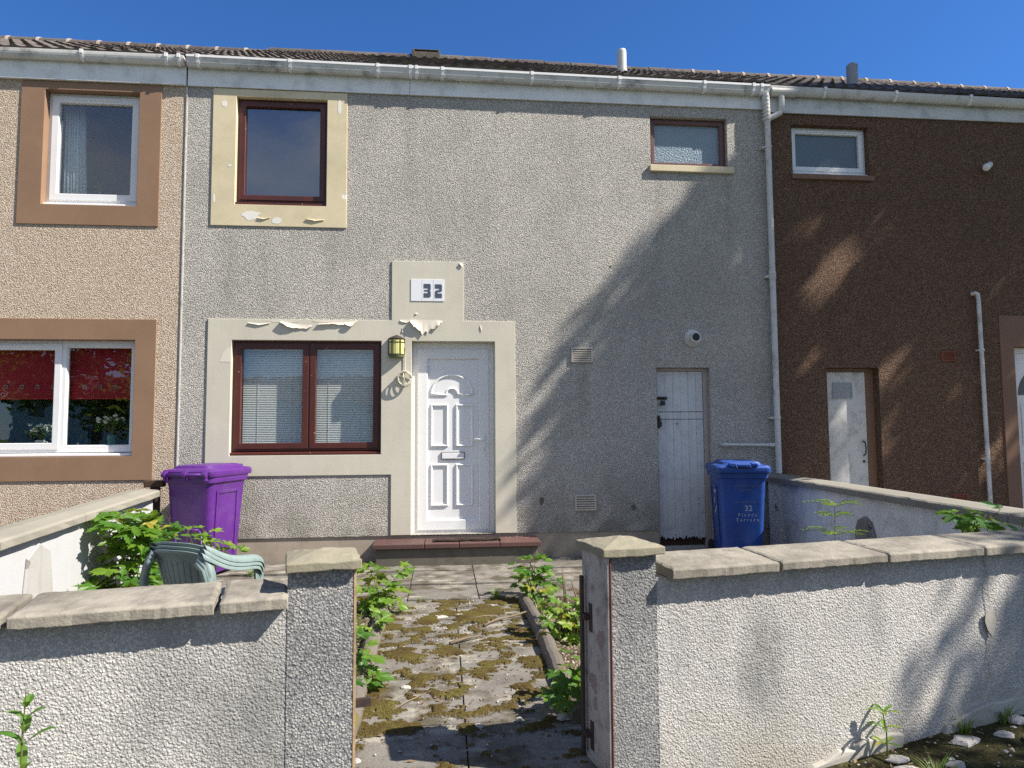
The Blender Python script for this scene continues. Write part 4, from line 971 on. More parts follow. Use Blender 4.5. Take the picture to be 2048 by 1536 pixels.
# ------------------------------------------------------------------ side walls
def side_wall(label, x0, x1, cx0, cx1, ya, yb, zt, slope, mat, stones, cm):
    """wall running from the street to the house; zt is the height at the house end, slope its fall per metre towards the street"""
    t = thing('boundary_wall', label, 'wall', ((x0+x1)/2, ya, 0), 'white boundary walls between the gardens')
    z = lambda y: zt+slope*(y-yb)
    n = 60; mb = MB(); ys = [ya+(yb-ya)*i/n for i in range(n+1)]
    for x in (x0, x1):
        b = len(mb.v)
        for yy in ys:
            for k in range(9): zz = -.2+(z(yy)+.2)*k/8; mb.v.append((x+.006*noise.noise(Vector((yy*2.2, zz*2.2, x)))*(1), yy, zz))
        for i in range(n):
            for k in range(8): a = b+i*9+k; mb.f.append((a, a+9, a+10, a+1))
    mb.box(x0+.002, x1-.002, yb-.02, yb-.001, -.2, z(yb)-.001); mb.box(x0+.002, x1-.002, ya+.001, ya+.02, -.2, z(ya)-.001)
    mb.build('wall_face', mat, t, weld=False, smooth=False)
    for a, b in zip(stones, stones[1:]):
        c = MB(); za, zb_ = z(a)+.001, z(b)+.001; g = .003; th = .062
        e = lambda x, yy, s: .012*noise.noise(Vector((x*8+s, yy*7, s)))
        m_ = 10; 
        for i in range(m_+1):
            yy = a+g+(b-a-2*g)*i/m_; zz = za+(zb_-za)*i/m_
            c.v += [(cx0+e(1,yy,1), yy, zz), (cx0+e(1,yy,2), yy, zz+th-.012), (cx0+.02, yy, zz+th), ((cx0+cx1)/2, yy, zz+th+.014+e(2,yy,3)*.4), (cx1-.02, yy, zz+th), (cx1+e(2,yy,4), yy, zz+th-.012), (cx1+e(3,yy,5), yy, zz)]
        for i in range(m_):
            for k in range(7): q0 = i*7+k; q1 = i*7+(k+1)%7; c.f.append((q0, q1, q1+7, q0+7))
        c.f.append(tuple(range(7))[::-1]); c.f.append(tuple(m_*7+k for k in range(7)))
        c.build('coping_stone', cm, t, weld=False, bevel=.004)
    return t
bl_ = side_wall('white boundary wall with grey coping behind the tall maple sapling', -2.93, -2.715, -2.965, -2.655, -5.3, -.83, .815, .046, m_white, [-5.3,-3.2,-2.18,-.79], m_side_cop)
ren = MB()
for (y0, y1, z0, z1) in ((-2.86,-2.53,.0,.66),):
    pts = [(y0,z0),(y1,z0),(y1+.02,z1*.5),(y1-.03,z1*.93),(y0+.16,z1+.02),(y0+.03,z1*.9),(y0-.01,z1*.4)]
    n = len(pts); ren.add([(-2.698,a,b) for a, b in pts] + [(-2.72,a,b) for a, b in pts], [tuple(range(n)), tuple(range(2*n-1,n-1,-1))] + [(i,n+i,n+(i+1)%n,(i+1)%n) for i in range(n)])
ren.build('repair_patch', paint('cracked white render', (.36,.355,.335), .08, .8, ((.20,.19,.175), .66, 9), ((.35,.33,.28), .6, 8), .3, bump=.006), bl_, bevel=.012)
brw = side_wall('shaded dirty white boundary wall with grey coping behind the blue bin', 3.725, 3.94, 3.665, 3.985, -4.15, -.03, .832, .012, m_white_old, [-4.15,-3.5,-2.9,-2.25,-1.65,-.95,-.03], m_side_cop)
ren = MB(); pts = [(-2.02,.0),(-1.74,.0),(-1.73,.50),(-1.78,.60),(-1.88,.645),(-1.97,.60),(-2.02,.5)]
n = len(pts); ren.add([(3.695,a,b) for a, b in pts] + [(3.73,a,b) for a, b in pts], [tuple(range(n)), tuple(range(2*n-1,n-1,-1))] + [(i,n+i,n+(i+1)%n,(i+1)%n) for i in range(n)])
ren.build('repair_patch', paint('grey render patch', (.34,.32,.30), .25, .9, ((.10,.09,.08), .62, 7), ((.12,.11,.09), .8, 5), bump=.01), brw, bevel=.03, seg=4)
# timber post at the end of the left boundary wall
po = thing('fence_post', 'short brown timber post with a crosspiece beside the purple bin', 'post', (-2.74,-.72,0))
MB().box(-2.775, -2.70, -.755, -.685, 0, .90).build('post', m_timber, po, bevel=.004)
MB().box(-2.83, -2.655, -.765, -.675, .902, .965).build('post_top', m_timber, po, bevel=.006)
MB().box(-2.84, -2.66, -.787, -.757, .62, .66).build('rail', m_timber, po, bevel=.004)

# ------------------------------------------------------------------ wheelie bins (built facing -y: lid opens towards -y, hinge and wheels at +y)
def bin_(name, label, mat, loc, rz, back_detail):
    t = thing(name, label, 'bin', loc, 'wheelie bins', world=False, rz=rz)
    wt_, dt, wb, db, H = .235, .355, .195, .265, .985
    def ring(f, extra=0.0, nseg=5, rad=.055):
        hw = wb+(wt_-wb)*f+extra; f0 = -(db+(dt-db)*f)-extra; b0 = (db-.02+(dt-.06-db+.02)*f)+extra; pts = []
        for (cx, cy, a0) in ((hw-rad, b0-rad, 0), (-hw+rad, b0-rad, 90), (-hw+rad, f0+rad, 180), (hw-rad, f0+rad, 270)):
            for k in range(nseg+1): a = R(a0+90*k/nseg); pts.append((cx+rad*math.cos(a), cy+rad*math.sin(a)))
        return pts
    mb = MB(); zs = [(.035, 0, .0), (.06, .03, .004), (.30, .29, 0), (.60, .60, 0), (.86, .88, 0), (.90, .92, .004), (.905, .93, .022), (.975, 1, .026), (.985, 1, .022)]; rings = [ring(f, e) for z, f, e in zs]; n = len(rings[0])
    for (z, f, e), rg in zip(zs, rings): mb.v += [(x, y, z) for x, y in rg]
    for i in range(len(zs)-1):
        for k in range(n): mb.f.append((i*n+k, i*n+(k+1) % n, (i+1)*n+(k+1) % n, (i+1)*n+k))
    mb.f.append(tuple(range(n))[::-1]); e = (len(zs)-1)*n; mb.f.append(tuple(e+k for k in range(n)))
    body = mb.build('body', mat, t, smooth=True, weld=False); es = body.modifiers.new('split', 'EDGE_SPLIT'); es.split_angle = R(38)
    # raised side panels
    for sx in (-1, 1):
        rb_ = MB()
        P = lambda y, z: (sx*(wb+(wt_-wb)*((z-.035)/.95)+.002), y, z)
        for (ya, yb, za, zb_) in ((-.20, -.17, .10, .80), (.16, .19, .10, .80)):
            q = [P(ya, za), P(yb, za), P(yb, zb_), P(ya, zb_)]; rb_.add(q + [(x+sx*.008, y, z) for x, y, z in q], [(0,1,2,3),(7,6,5,4),(0,4,5,1),(1,5,6,2),(2,6,7,3),(3,7,4,0)])
        q = [P(-.20, .80), P(.19, .80), P(.19, .825), P(-.20, .825)]; rb_.add(q + [(x+sx*.008, y, z) for x, y, z in q], [(0,1,2,3),(7,6,5,4),(0,4,5,1),(1,5,6,2),(2,6,7,3),(3,7,4,0)])
        rb_.build('side_rib', mat, body, bevel=.006)
    # lid: shallow crowned tray overhanging the front
    ld = MB(); secs = []
    def lring(ex, z0):
        return [(x, y-(.028 if y < 0 else 0), z0) for x, y in ring(1.0, ex)]
    prof = [(.034, .962), (.040, .985), (.038, 1.012), (.022, 1.030), (-.035, 1.040), (-.055, 1.066), (-.09, 1.072)]
    L_ = [lring(ex, z) for ex, z in prof]
    for rg in L_: ld.v += rg
    for i in range(len(prof)-1):
        for k in range(n): ld.f.append((i*n+k, i*n+(k+1) % n, (i+1)*n+(k+1) % n, (i+1)*n+k))
    e = (len(prof)-1)*n; ld.f.append(tuple(e+k for k in range(n)))
    lid = ld.build('lid', mat, t, smooth=True, weld=False); es = lid.modifiers.new('split', 'EDGE_SPLIT'); es.split_angle = R(30)
    gp = MB()
    for sx in (-1, 1): gp.box(sx*.105-.035, sx*.105+.035, -.445, -.36, 1.022, 1.058)
    gp.box(-.07, .07, -.445, -.425, 1.022, 1.050)
    gp.build('lid_grip', mat, lid, bevel=.010, seg=3); MB().box(-.066, .066, -.424, -.365, 1.0, 1.032).build('grip_recess', m_dark, lid)
    # handle bar and hinge knuckles at the back
    yb_ = dt-.06
    hb_ = MB(); hb_.tube([(-.225, yb_+.065, .985), (.225, yb_+.065, .985)], .0155, 12); hb_.build('handle_bar', mat, t, smooth=True)
    for x in (-.205, 0, .205):
        kb = MB(); kb.box(x-.014, x+.014, yb_-.01, yb_+.07, .925, .975); kb.lathe([(.026,-.022),(.026,.022)], (x, yb_+.065, .985), 14, 'x'); kb.box(x-.02, x+.02, yb_-.04, yb_+.06, .992, 1.018); kb.build('hinge', mat, t, bevel=.005)
    bk = MB()     # recessed lower back with axle
    yl = lambda z: db-.02+(dt-.06-db+.02)*((z-.035)/.95)
    pz = [(-.13,.10),(.13,.10),(.13,.42),(.10,.46),(-.10,.46),(-.13,.42)]
    for i in range(6):
        (a, b), (c, d) = pz[i], pz[(i+1) % 6]; bk.tube([(a, yl(b)+.004, b), (c, yl(d)+.004, d)], .010, 8)
    bk.build('back_rib', mat, body, smooth=True)
    ax = MB(); ax.tube([(-.235, db+.02, .10), (.235, db+.02, .10)], .012, 10); ax.build('axle', m_iron, t)
    for sx in (-1, 1):
        wh = MB(); wh.lathe([(.06,-.024),(.094,-.024),(.10,-.015),(.10,.015),(.094,.024),(.06,.024)], (sx*.225, db+.02, .10), 24, 'x'); whl = wh.build('wheel', m_tyre, t)
        MB().lathe([(.058,-.026),(.02,-.028)] if sx < 0 else [(.02,.028),(.058,.026)], (sx*.225, db+.02, .10), 18, 'x').build('hub', m_dark, whl)
    return t, body, (wb, wt_, db, dt)
pbin, pbody, _ = bin_('wheelie_bin', 'purple wheelie bin with its hinged back turned to the street', m_purple, (-2.335,-.52,.035), R(180-14), True)
bbin, bbody, dims = bin_('wheelie_bin', 'blue wheelie bin with white lettering beside the flaking store door', m_blue, (3.085,-.62,.022), R(-13), False)
def text(body_, size, x, z, par, mat, front=True, sp=1.0):
    cu = bpy.data.curves.new('lettering', 'FONT'); cu.body = body_; cu.size = size; cu.align_x = 'CENTER'; cu.extrude = .0006; cu.space_character = sp
    o = bpy.data.objects.new('lettering', cu); C.objects.link(o); dg = bpy.context.evaluated_depsgraph_get(); dg.update()
    me = bpy.data.meshes.new_from_object(o.evaluated_get(dg)); bpy.data.objects.remove(o); bpy.data.curves.remove(cu)
    wb, wt_, db, dt = dims; tilt = math.atan2(dt-db, .95); f = (z-.035)/.95
    M4 = Matrix.Translation((x, -(db+(dt-db)*f)-.003, z)) @ Matrix.Rotation(R(90)+tilt, 4, 'X')
    me.transform(M4); me.materials.clear(); me.materials.append(mat)
    q = bpy.data.objects.new('lettering', me); C.objects.link(q); q.parent = par
m_print = paint('white print', (.40,.44,.50), .1, .6); m_print2 = paint('faint white print', (.13,.17,.30), .2, .6)
text('NORTH AYRSHIRE', .030, .04, .815, bbody, m_print2); text('COUNCIL', .030, .04, .775, bbody, m_print2); text('House no / Name', .034, .04, .655, bbody, m_print2)
text('32', .078, .055, .575, bbody, m_print); text('Pladda', .042, .045, .520, bbody, m_print, sp=1.7); text('Terrace', .042, .045, .470, bbody, m_print, sp=1.7)
# torn sticker on the blue bin's side
stk = MB()
def side_pt(u, z): wb, wt_, db, dt = dims; return (-(wb+(wt_-wb)*((z-.035)/.95)+.0035), u, z)
for (u0, u1, za, zb_) in ((-.13,-.07,.70,.735), (-.055,.0,.725,.765), (-.02,.02,.62,.69), (-.12,-.05,.53,.565), (-.03,.02,.52,.555), (-.155,-.135,.56,.58)):
    qd = [side_pt(u0, za+.35*(-u0)), side_pt(u1, za+.35*(-u1)), side_pt(u1, zb_+.35*(-u1)), side_pt(u0, zb_+.35*(-u0))]; stk.add(qd, [(0,1,2,3)])
stk.build('torn_sticker', paint('old sticker', (.50,.46,.46), .2, .7), bbody)

# ------------------------------------------------------------------ stacked garden chairs (built with the seat facing +y)
def garden_chair():
    t = thing('garden_chair', 'x', 'chair', (0,0,0), 'stacked green plastic garden chairs', world=False)
    def shell_(name, fn, nu, nv, th=.005, smooth=True):
        mb = MB()
        for i in range(nu+1):
            for j in range(nv+1): mb.v.append(fn(i/nu, j/nv))
        for i in range(nu):
            for j in range(nv): a = i*(nv+1)+j; mb.f.append((a, a+nv+1, a+nv+2, a+1))
        o = mb.build(name, m_chair, t, smooth=smooth, weld=False); s = o.modifiers.new('t', 'SOLIDIFY'); s.thickness = th; s.offset = 0
        return o
    def back(u, v):
        a = (u-.5)*2; z = .40+.37*v-.03*abs(a)**3*v; w_ = .215+.05*v
        y = -.20-.11*v+.055*a*a+(-.03*max(0, v-.86)/.14)
        return (a*w_, y, z)
    bo = shell_('backrest', back, 24, 16)
    rb_ = MB()
    for k in range(9):
        a = (k-4)/4.6; rb_.tube([(lambda p: (p[0], p[1]-.004, p[2]))(back(.5+a/2, v)) for v in (.06,.3,.55,.8)], .0025, 6)
    rb_.build('back_rib', m_chair, bo, smooth=True)
    shell_('seat', lambda u, v: ((u-.5)*2*(.215+.03*v), -.21+.44*v, .415-.02*math.sin(math.pi*min(1, v*1.1))-.03*max(0, v-.85)/.15), 14, 14)
    for sx in (-1, 1):
        path = [Vector((sx*.252,-.315,.755)), Vector((sx*.285,-.27,.735)), Vector((sx*.305,-.15,.675)), Vector((sx*.31,.0,.645)), Vector((sx*.305,.16,.640)), Vector((sx*.295,.235,.615)), Vector((sx*.29,.25,.55))]
        mb = MB(); wd = [.03,.035,.04,.045,.05,.05,.04]
        for p, w_ in zip(path, wd): mb.v += [tuple(p+Vector((-sx*w_,0,.004))), tuple(p+Vector((0,0,.008))), tuple(p+Vector((sx*w_*.6,0,-.004))), tuple(p+Vector((sx*w_*.75,0,-.035)))]
        for i in range(len(path)-1):
            for k in range(3): a = i*4+k; mb.f.append((a, a+4, a+5, a+1))
        o = mb.build('armrest', m_chair, t, smooth=True, weld=False); s = o.modifiers.new('t', 'SOLIDIFY'); s.thickness = .005; q_ = o.modifiers.new('s', 'SUBSURF'); q_.levels = q_.render_levels = 2
        rl = [Vector((sx*.225,-.325,.70)), Vector((sx*.285,-.315,.655)), Vector((sx*.315,-.31,.58)), Vector((sx*.325,-.31,.30)), Vector((sx*.33,-.32,.0))]
        mb = MB()
        for p, w_ in zip(rl, (.03,.038,.036,.030,.024)): mb.v += [tuple(p+Vector((-sx*w_,.0,-.01 if p.z > .5 else 0))), tuple(p+Vector((sx*.004,-.012,.006 if p.z > .5 else 0))), tuple(p+Vector((sx*w_*.35,.045,0)))]
        for i in range(len(rl)-1):
            for k in range(2): a = i*3+k; mb.f.append((a, a+3, a+4, a+1))
        o = mb.build('leg', m_chair, t, weld=False, smooth=True); q_ = o.modifiers.new('t', 'SOLIDIFY'); q_.thickness = .006
        for fy, y0, y1, ztop in ((1, .24, .27, .60),):
            mb = MB()
            for z, f in ((ztop, 0), (ztop*.5, .5), (0.0, 1)):
                cx, cy = sx*(.285+.01*f), y0+(y1-y0)*f; w_ = .04-.012*f
                mb.v += [(cx-sx*w_, cy-fy*.0, z), (cx+sx*w_*.3, cy+fy*.012, z), (cx+sx*w_*.45, cy-fy*.05+fy*.012*f, z)]
            for i in range(2):
                for k in range(2): a = i*3+k; mb.f.append((a, a+3, a+4, a+1))
            o = mb.build('leg', m_chair, t, weld=False); s = o.modifiers.new('t', 'SOLIDIFY'); s.thickness = .006
    return t
def copy_tree(o, parent=None):
    c = o.copy(); C.objects.link(c)
    if parent is not None: c.parent = parent
    for ch in list(o.children): copy_tree(ch, c)
    return c
ch0 = garden_chair(); CH_LOC, CH_ROT = Vector((-1.44,-3.24,.0)), R(-27)
for k in range(3):
    c = ch0 if k == 0 else copy_tree(ch0)
    c.location = CH_LOC + Vector((.005*k, .010*k, .021*k)); c.rotation_euler = (0, 0, CH_ROT); c.scale = (.79, .79, .95)
    c['label'] = ['lowest of the stacked green plastic chairs behind the left front wall', 'middle one of the stacked green plastic chairs behind the left front wall', 'topmost of the stacked green plastic chairs behind the left front wall'][k]

# ------------------------------------------------------------------ path edging, moss, gravel, stones, twigs
def edging(x, y0, y1, label, seed):
    mb = MB(); n = 26; rn_ = random.Random(seed); pts = []; rs = []
    for i in range(n+1):
        yy = y0+(y1-y0)*i/n; pts.append((x+.008*math.sin(yy*3+seed)+.004*rn_.uniform(-1,1), yy, .022+.006*math.sin(yy*5+seed))); rs.append(.052+.004*noise.noise(Vector((yy*5, seed, 0))))
    mb.tube(pts, rs, 14); tag(mb.build('path_edging', m_pipe, smooth=False), label, 'path edging', 'round concrete path edging')
edging(-.455, -3.62, -1.86, 'far piece of round concrete edging on the left of the mossy path', 1); edging(-.452, -5.0, -3.64, 'near piece of round concrete edging beside the left gate pillar', 2)
edging(.675, -3.02, -1.95, 'far mossy piece of round edging on the right of the path', 3); edging(.672, -4.35, -3.04, 'near piece of round edging beside the right gate pillar', 4)
# moss cushions on the path
ms = MB(); cell = .0075; nx = int(1.14/cell); ny = int(3.1/cell); hmap = {}
for j in range(ny):
    for i in range(nx):
        x = -.44+cell*i; yy = -4.92+cell*j
        edge = max(0, (abs(x-.11)-.30)/.25); joint = max(0, 1-abs(x-.11)/.05)*.10
        v_ = .62*noise.fractal(Vector((x*7.5, yy*11.0, 2.5)), .9, 2.3, 3) + .30*noise.noise(Vector((x*2.1, yy*2.6, 8))) + .16*edge + joint*.6 + .17*noise.noise(Vector((x*38, yy*38, 4))) + .10*noise.noise(Vector((x*90, yy*90, 6)))
        along = min(1, (yy+4.9)/.9)*.14 + (.12 if yy > -2.5 else 0)
        v_ += along-.085
        if yy < -4.25: v_ -= .05
        if .10 < v_ < .15 and random.random() < .45: continue
        if v_ > .10: hmap[(i, j)] = min(.011, .002+.026*(v_-.10))*(.7+.5*abs(noise.noise(Vector((x*75, yy*75, 1)))))+.0035*random.random()
def hget(i, j):
    if (i, j) in hmap: return hmap[(i, j)]
    return None
vid = {}
for (i, j) in hmap:
    for (a, b) in ((0,0),(1,0),(1,1),(0,1)):
        k = (i+a, j+b)
        if k not in vid:
            hs_ = [hmap.get((k[0]-p, k[1]-q)) for p in (0,1) for q in (0,1)]
            full = all(h_ is not None for h_ in hs_); z = .006+(sum(hs_)/4 if full else -.004)
            vid[k] = len(ms.v); ms.v.append((-.44+cell*k[0]+random.uniform(-.003,.003), -4.92+cell*k[1]+random.uniform(-.003,.003), z))
    ms.f.append((vid[(i,j)], vid[(i+1,j)], vid[(i+1,j+1)], vid[(i,j+1)]))
ms.build('moss', m_moss, kind='stuff', weld=False)
def pebble(mb, p, s, rn_, flat=.5):
    st = len(mb.v); a = rn_.uniform(0, 6.28); ca, sa = math.cos(a), math.sin(a); sx, sy, sz = s*rn_.uniform(.6,1.2), s*rn_.uniform(.4,.9), s*flat*rn_.uniform(.6,1.2)
    for (x, y, z) in ((1,0,0),(.3,1,0),(-.8,.6,0),(-.9,-.5,0),(.2,-1,0),(.4,.1,1),(-.4,.2,.9),(-.1,-.4,.95)):
        x *= sx*rn_.uniform(.75,1.2); y *= sy*rn_.uniform(.75,1.2); z *= sz
        mb.v.append((p[0]+x*ca-y*sa, p[1]+x*sa+y*ca, p[2]+z))
    mb.f += [tuple(st+i for i in f) for f in ((0,1,5),(1,6,5),(1,2,6),(2,3,6),(3,7,6),(3,4,7),(4,0,5),(4,5,7),(5,6,7))]
rn = random.Random(21)
def gravelmat():
    k = M('gravel', rough=.9, spec=.2); c = k.ramp(k.n('NewGeometry').outputs['Random Per Island'], (0, (.08,.06,.04)), (.4, (.17,.13,.085)), (.75, (.28,.235,.17)), (1, (.40,.365,.31)))
    k.col(c); return k.m
gv = MB()
for i in range(5200):
    x = rn.uniform(.70, 1.55); yy = -1.85-2.75*rn.random()**.8
    if yy < -4.72+.2*x: continue
    pebble(gv, (x, yy, .0+.012*noise.noise(Vector((x*4, yy*4, 3)))), rn.uniform(.006, .017), rn)
for i in range(2200):
    x = rn.uniform(-1.2, -.50); yy = rn.uniform(-4.75, -1.85)
    pebble(gv, (x, yy, .003), rn.uniform(.006, .015), rn)
gv.build('gravel', gravelmat(), kind='stuff', weld=False)
db_ = MB()
for i in range(620):                       # crumbs of plaster and grit lying on the path, the step and the verge
    q = rn.random()
    if q < .62:
        x = .11+rn.gauss(0, .28); yy = rn.uniform(-4.6, -1.75) if rn.random() < .5 else -2.25+rn.gauss(0, .3); z = .008
        if abs(x-.11) > .5: continue
        pebble(db_, (x, yy, z), rn.uniform(.003, .010), rn, .6)
    elif q < .72: pebble(db_, (rn.uniform(-.68, 1.0), rn.uniform(-.38, -.02), .258), rn.uniform(.002, .006), rn, .6)
    elif q < .84: pebble(db_, (rn.uniform(.2, 1.9), rn.uniform(-.8, -.38) if rn.random() < .5 else rn.uniform(-.35,-.05)+.0, .03), rn.uniform(.003, .009), rn, .6)
    else:
        s_ = rn.uniform(1.5, 3.1); p = WM @ Vector((s_, -rn.uniform(.04, .6), 0)); pebble(db_, (p.x, p.y, -.125+max(-.02, min(.125, (p.x-1.0)*.066))+.02), rn.uniform(.004, .014), rn, .6)
db_.build('plaster_crumbs', m_chip, kind='stuff', weld=False)
lt = MB()
for i in range(900):
    if rn.random() < .7: x = .11+rn.gauss(0, .33); yy = rn.uniform(-4.75, -1.78); z = .010
    else: s_ = rn.uniform(1.5, 3.1); p = WM @ Vector((s_, -rn.uniform(.03, .6), 0)); x, yy, z = p.x, p.y, -.125+max(-.02, min(.125, (p.x-1.0)*.066))+.022
    if z > 0 and abs(x-.11) > .53: continue
    a = rn.uniform(0, 6.28); L_ = rn.uniform(.006, .022); d = Vector((math.cos(a), math.sin(a), rn.uniform(-.1, .25)))*L_; s2 = Vector((-math.sin(a), math.cos(a), rn.uniform(-.3, .3)))*L_*rn.uniform(.12, .42); p = Vector((x, yy, z))
    lt.add([p-d, p+s2, p+d, p-s2], [(0,1,2,3)])
lk = M('leaf litter', rough=.9, spec=.1); lk.col(lk.ramp(lk.n('NewGeometry').outputs['Random Per Island'], (0, (.06,.035,.02)), (.5, (.16,.10,.055)), (1, (.33,.26,.17))))
lt.build('leaf_litter', lk.m, kind='stuff', weld=False)
def stone(x, y, z, s, label, seed, flat=.4, mat=None):
    rn_ = random.Random(seed); mb = MB(); n, m_ = 10, 5
    pts = []
    for j in range(m_+1):
        ph = math.pi*.5*j/m_
        for i in range(n):
            a = 2*math.pi*i/n; k = 1+.45*noise.noise(Vector((math.cos(a)*1.4+seed*3, math.sin(a)*1.4, ph)))
            mb.v.append((x+s*k*math.cos(a)*math.cos(ph)**.5, y+s*.62*k*math.sin(a)*math.cos(ph)**.5, z+s*flat*math.sin(ph)*(1+.25*noise.noise(Vector((a, ph*2, seed))))))
    for j in range(m_):
        for i in range(n): mb.f.append((j*n+i, j*n+(i+1) % n, (j+1)*n+(i+1) % n, (j+1)*n+i))
    tag(mb.build('plaster_fragment', mat or m_chip, weld=True), label, 'fragment', 'broken plaster and stone fragments')
def wp_(s, o, dz=0): p = WM @ Vector((s, o, 0)); return p.x, p.y, -.125+max(-.02, min(.125, (p.x-1.0)*.066))+dz
stone(.17, -4.33, .004, .030, 'pale fragment in the pillar shadow in the middle of the path', 1); stone(.37, -4.28, .004, .018, 'tiny upright white chip in the pillar shadow on the path', 2, .9)
stone(.585, -4.30, .01, .036, 'lumpy white fragment at the foot of the right gate pillar', 3, .7); stone(-.37, -4.62, .004, .028, 'pale fragment close to the left gate pillar on the path', 4)
stone(-.02, -2.33, .004, .055, 'broad flat grey fragment on the far mossy part of the path', 5, .25, m_cement); stone(.13, -2.30, .004, .035, 'small angular fragment near the middle of the mossy path', 6, .4)
stone(-.20, -3.78, .004, .030, 'white chip among moss beside the left edging', 7); stone(.40, -2.05, .004, .022, 'round white pebble at the far right of the path', 8, .8)
stone(*wp_(1.98,-.20,.0), .07, 'largest pale slab of fallen plaster on the verge below the right wall', 9, .3); stone(*wp_(2.02,-.10,.0), .05, 'curved white plaster shard leaning at the foot of the right wall', 10, .35)
stone(*wp_(2.42,-.10,0), .07, 'long grey plaster shard in the shade on the verge', 12, .3); stone(*wp_(2.62,-.13,0), .05, 'pale plaster lump among the shaded debris at the wall end', 13, .4)
stone(*wp_(2.72,-.22,0), .08, 'broad grey plaster slab at the right edge of the verge', 14, .3); stone(*wp_(2.2,-.24,0), .045, 'small plaster lump lying in moss on the verge', 15, .4)
stone(*wp_(2.78,-.07,.01), .045, 'white lump against the shaded foot of the right wall', 16, .6)
def twig(pts, r_, label): 
    tag(MB().tube(pts, [r_*(1-.5*i/(len(pts)-1)) for i in range(len(pts))], 7).build('twig', m_twig, smooth=True), label, 'twig', 'dry twigs and stalks')
twig([(.30,-2.62,.014),(.40,-2.50,.02),(.52,-2.46,.03),(.63,-2.42,.05)], .010, 'pale crooked twig on the right half of the mossy path')
twig([(.05,-3.05,.02),(.16,-2.96,.026),(.26,-2.90,.02)], .013, 'short stout lichened twig in the middle of the path')
twig([(.20,-2.42,.012),(.32,-2.37,.016),(.42,-2.36,.014)], .007, 'thin straw coloured twig beside the far moss')
twig([(-.25,-4.1,.012),(-.18,-4.0,.014),(-.10,-3.9,.012)], .005, 'thin twig across the left half of the path')
twig([(.98,-2.10,.0),(.975,-2.11,.14),(.96,-2.12,.30)], .008, 'upright dead stalk behind the gate hinge bar'); twig([(1.05,-2.35,.0),(1.03,-2.36,.12),(.985,-2.38,.27)], .009, 'leaning pale dead stalk nearest the right gate pillar'); twig([(1.02,-1.95,.0),(1.01,-1.95,.14),(.99,-1.96,.27)], .006, 'thin wavy dead stalk farthest back in the right bed')

# ------------------------------------------------------------------ plants
HALF = [(0,1.0),(6,.80),(11,.83),(15,.66),(21,.64),(27,.47),(36,.60),(42,.74),(48,.74),(53,.98),(59,.76),(66,.74),(71,.58),(79,.52),(88,.40),(98,.50),(107,.50),(116,.66),(124,.50),(134,.42),(150,.30),(170,.16)]
OUT = [(math.radians(a), r_) for a, r_ in HALF] + [(math.radians(360-a), r_) for a, r_ in HALF[1:][::-1]]
def maple_leaf(mb, p, d, nrm, size, rn_):
    """lobed leaf at p, tip along d, facing nrm"""
    d = d.normalized(); nrm = (nrm-d*nrm.dot(d)).normalized(); s_ = d.cross(nrm); st = len(mb.v); droop = rn_.uniform(.05,.30); fold = rn_.uniform(.0,.28)
    base = p
    mb.v.append(tuple(base+d*size*.18+nrm*size*.02))
    for a, r_ in OUT:
        x, y = r_*math.cos(a)*size*.62, r_*math.sin(a)*size*.60
        z = -droop*(x*x+y*y)/size + fold*abs(y)*.8 + .04*size*math.sin(a*5+p.x*40)
        mb.v.append(tuple(base+d*(x+size*.18)+s_*y+nrm*z))
    n = len(OUT)
    for i in range(n): mb.f.append((st, st+1+i, st+1+(i+1) % n))
def sapling(name, label, base, hgt, clumps, n, size, seed, mat=m_leaf, stems=5, sunward=.55, group='self seeded maple saplings'):
    """clumps: ellipsoids (centre, radii) that the leaves fill; each leaf on a petiole from a stem"""
    rn_ = random.Random(seed); base = Vector(base); n = int(n*1.55); size *= 1.12
    t = thing(name, label, 'plant', tuple(base), group)
    sm = MB(); lm = MB(); tips = []
    for k in range(stems):
        c, r_ = clumps[k % len(clumps)]; e = Vector(c)+Vector((rn_.uniform(-.5,.5)*r_[0], rn_.uniform(-.5,.5)*r_[1], rn_.uniform(.1,.8)*r_[2])); b = base+Vector((rn_.uniform(-.03,.03), rn_.uniform(-.03,.03), 0))
        m_ = (b+e)/2+Vector((rn_.uniform(-.03,.03), rn_.uniform(-.03,.03), .02)); pts = [b, (b+m_)/2+Vector((0,0,.01)), m_, (m_+e)/2, e]
        sm.tube(pts, [.006,.005,.0045,.0035,.002], 6); tips += pts[1:]
    for i in range(n):
        c, r_ = clumps[i % len(clumps)]
        while True:
            q = Vector((rn_.uniform(-1,1), rn_.uniform(-1,1), rn_.uniform(-1,1)))
            if .35 < q.length < 1: break
        p = Vector(c)+Vector((q.x*r_[0], q.y*r_[1], q.z*r_[2]))
        if p.z < .015: p.z = .02+.03*rn_.random()
        a = min(tips, key=lambda s: (s-p).length); out = Vector((q.x, q.y, q.z*.3-.15)); out.normalize()
        nrm = (Vector((0,0,1))+SUN*sunward+Vector((q.x,q.y,0))*.5+Vector((rn_.uniform(-.35,.35), rn_.uniform(-.35,.35)-.25, 0))).normalized()
        sm.tube([a, (a+p)/2+Vector((0,0,.012)), p], [.0016,.0014,.0012], 4, cap=False)
        maple_leaf(lm, p, out, nrm, size*rn_.uniform(.6,1.15), rn_)
    sm.build('stem', m_stem, t, weld=False); lm.build('foliage', mat, t, weld=False)
    return t
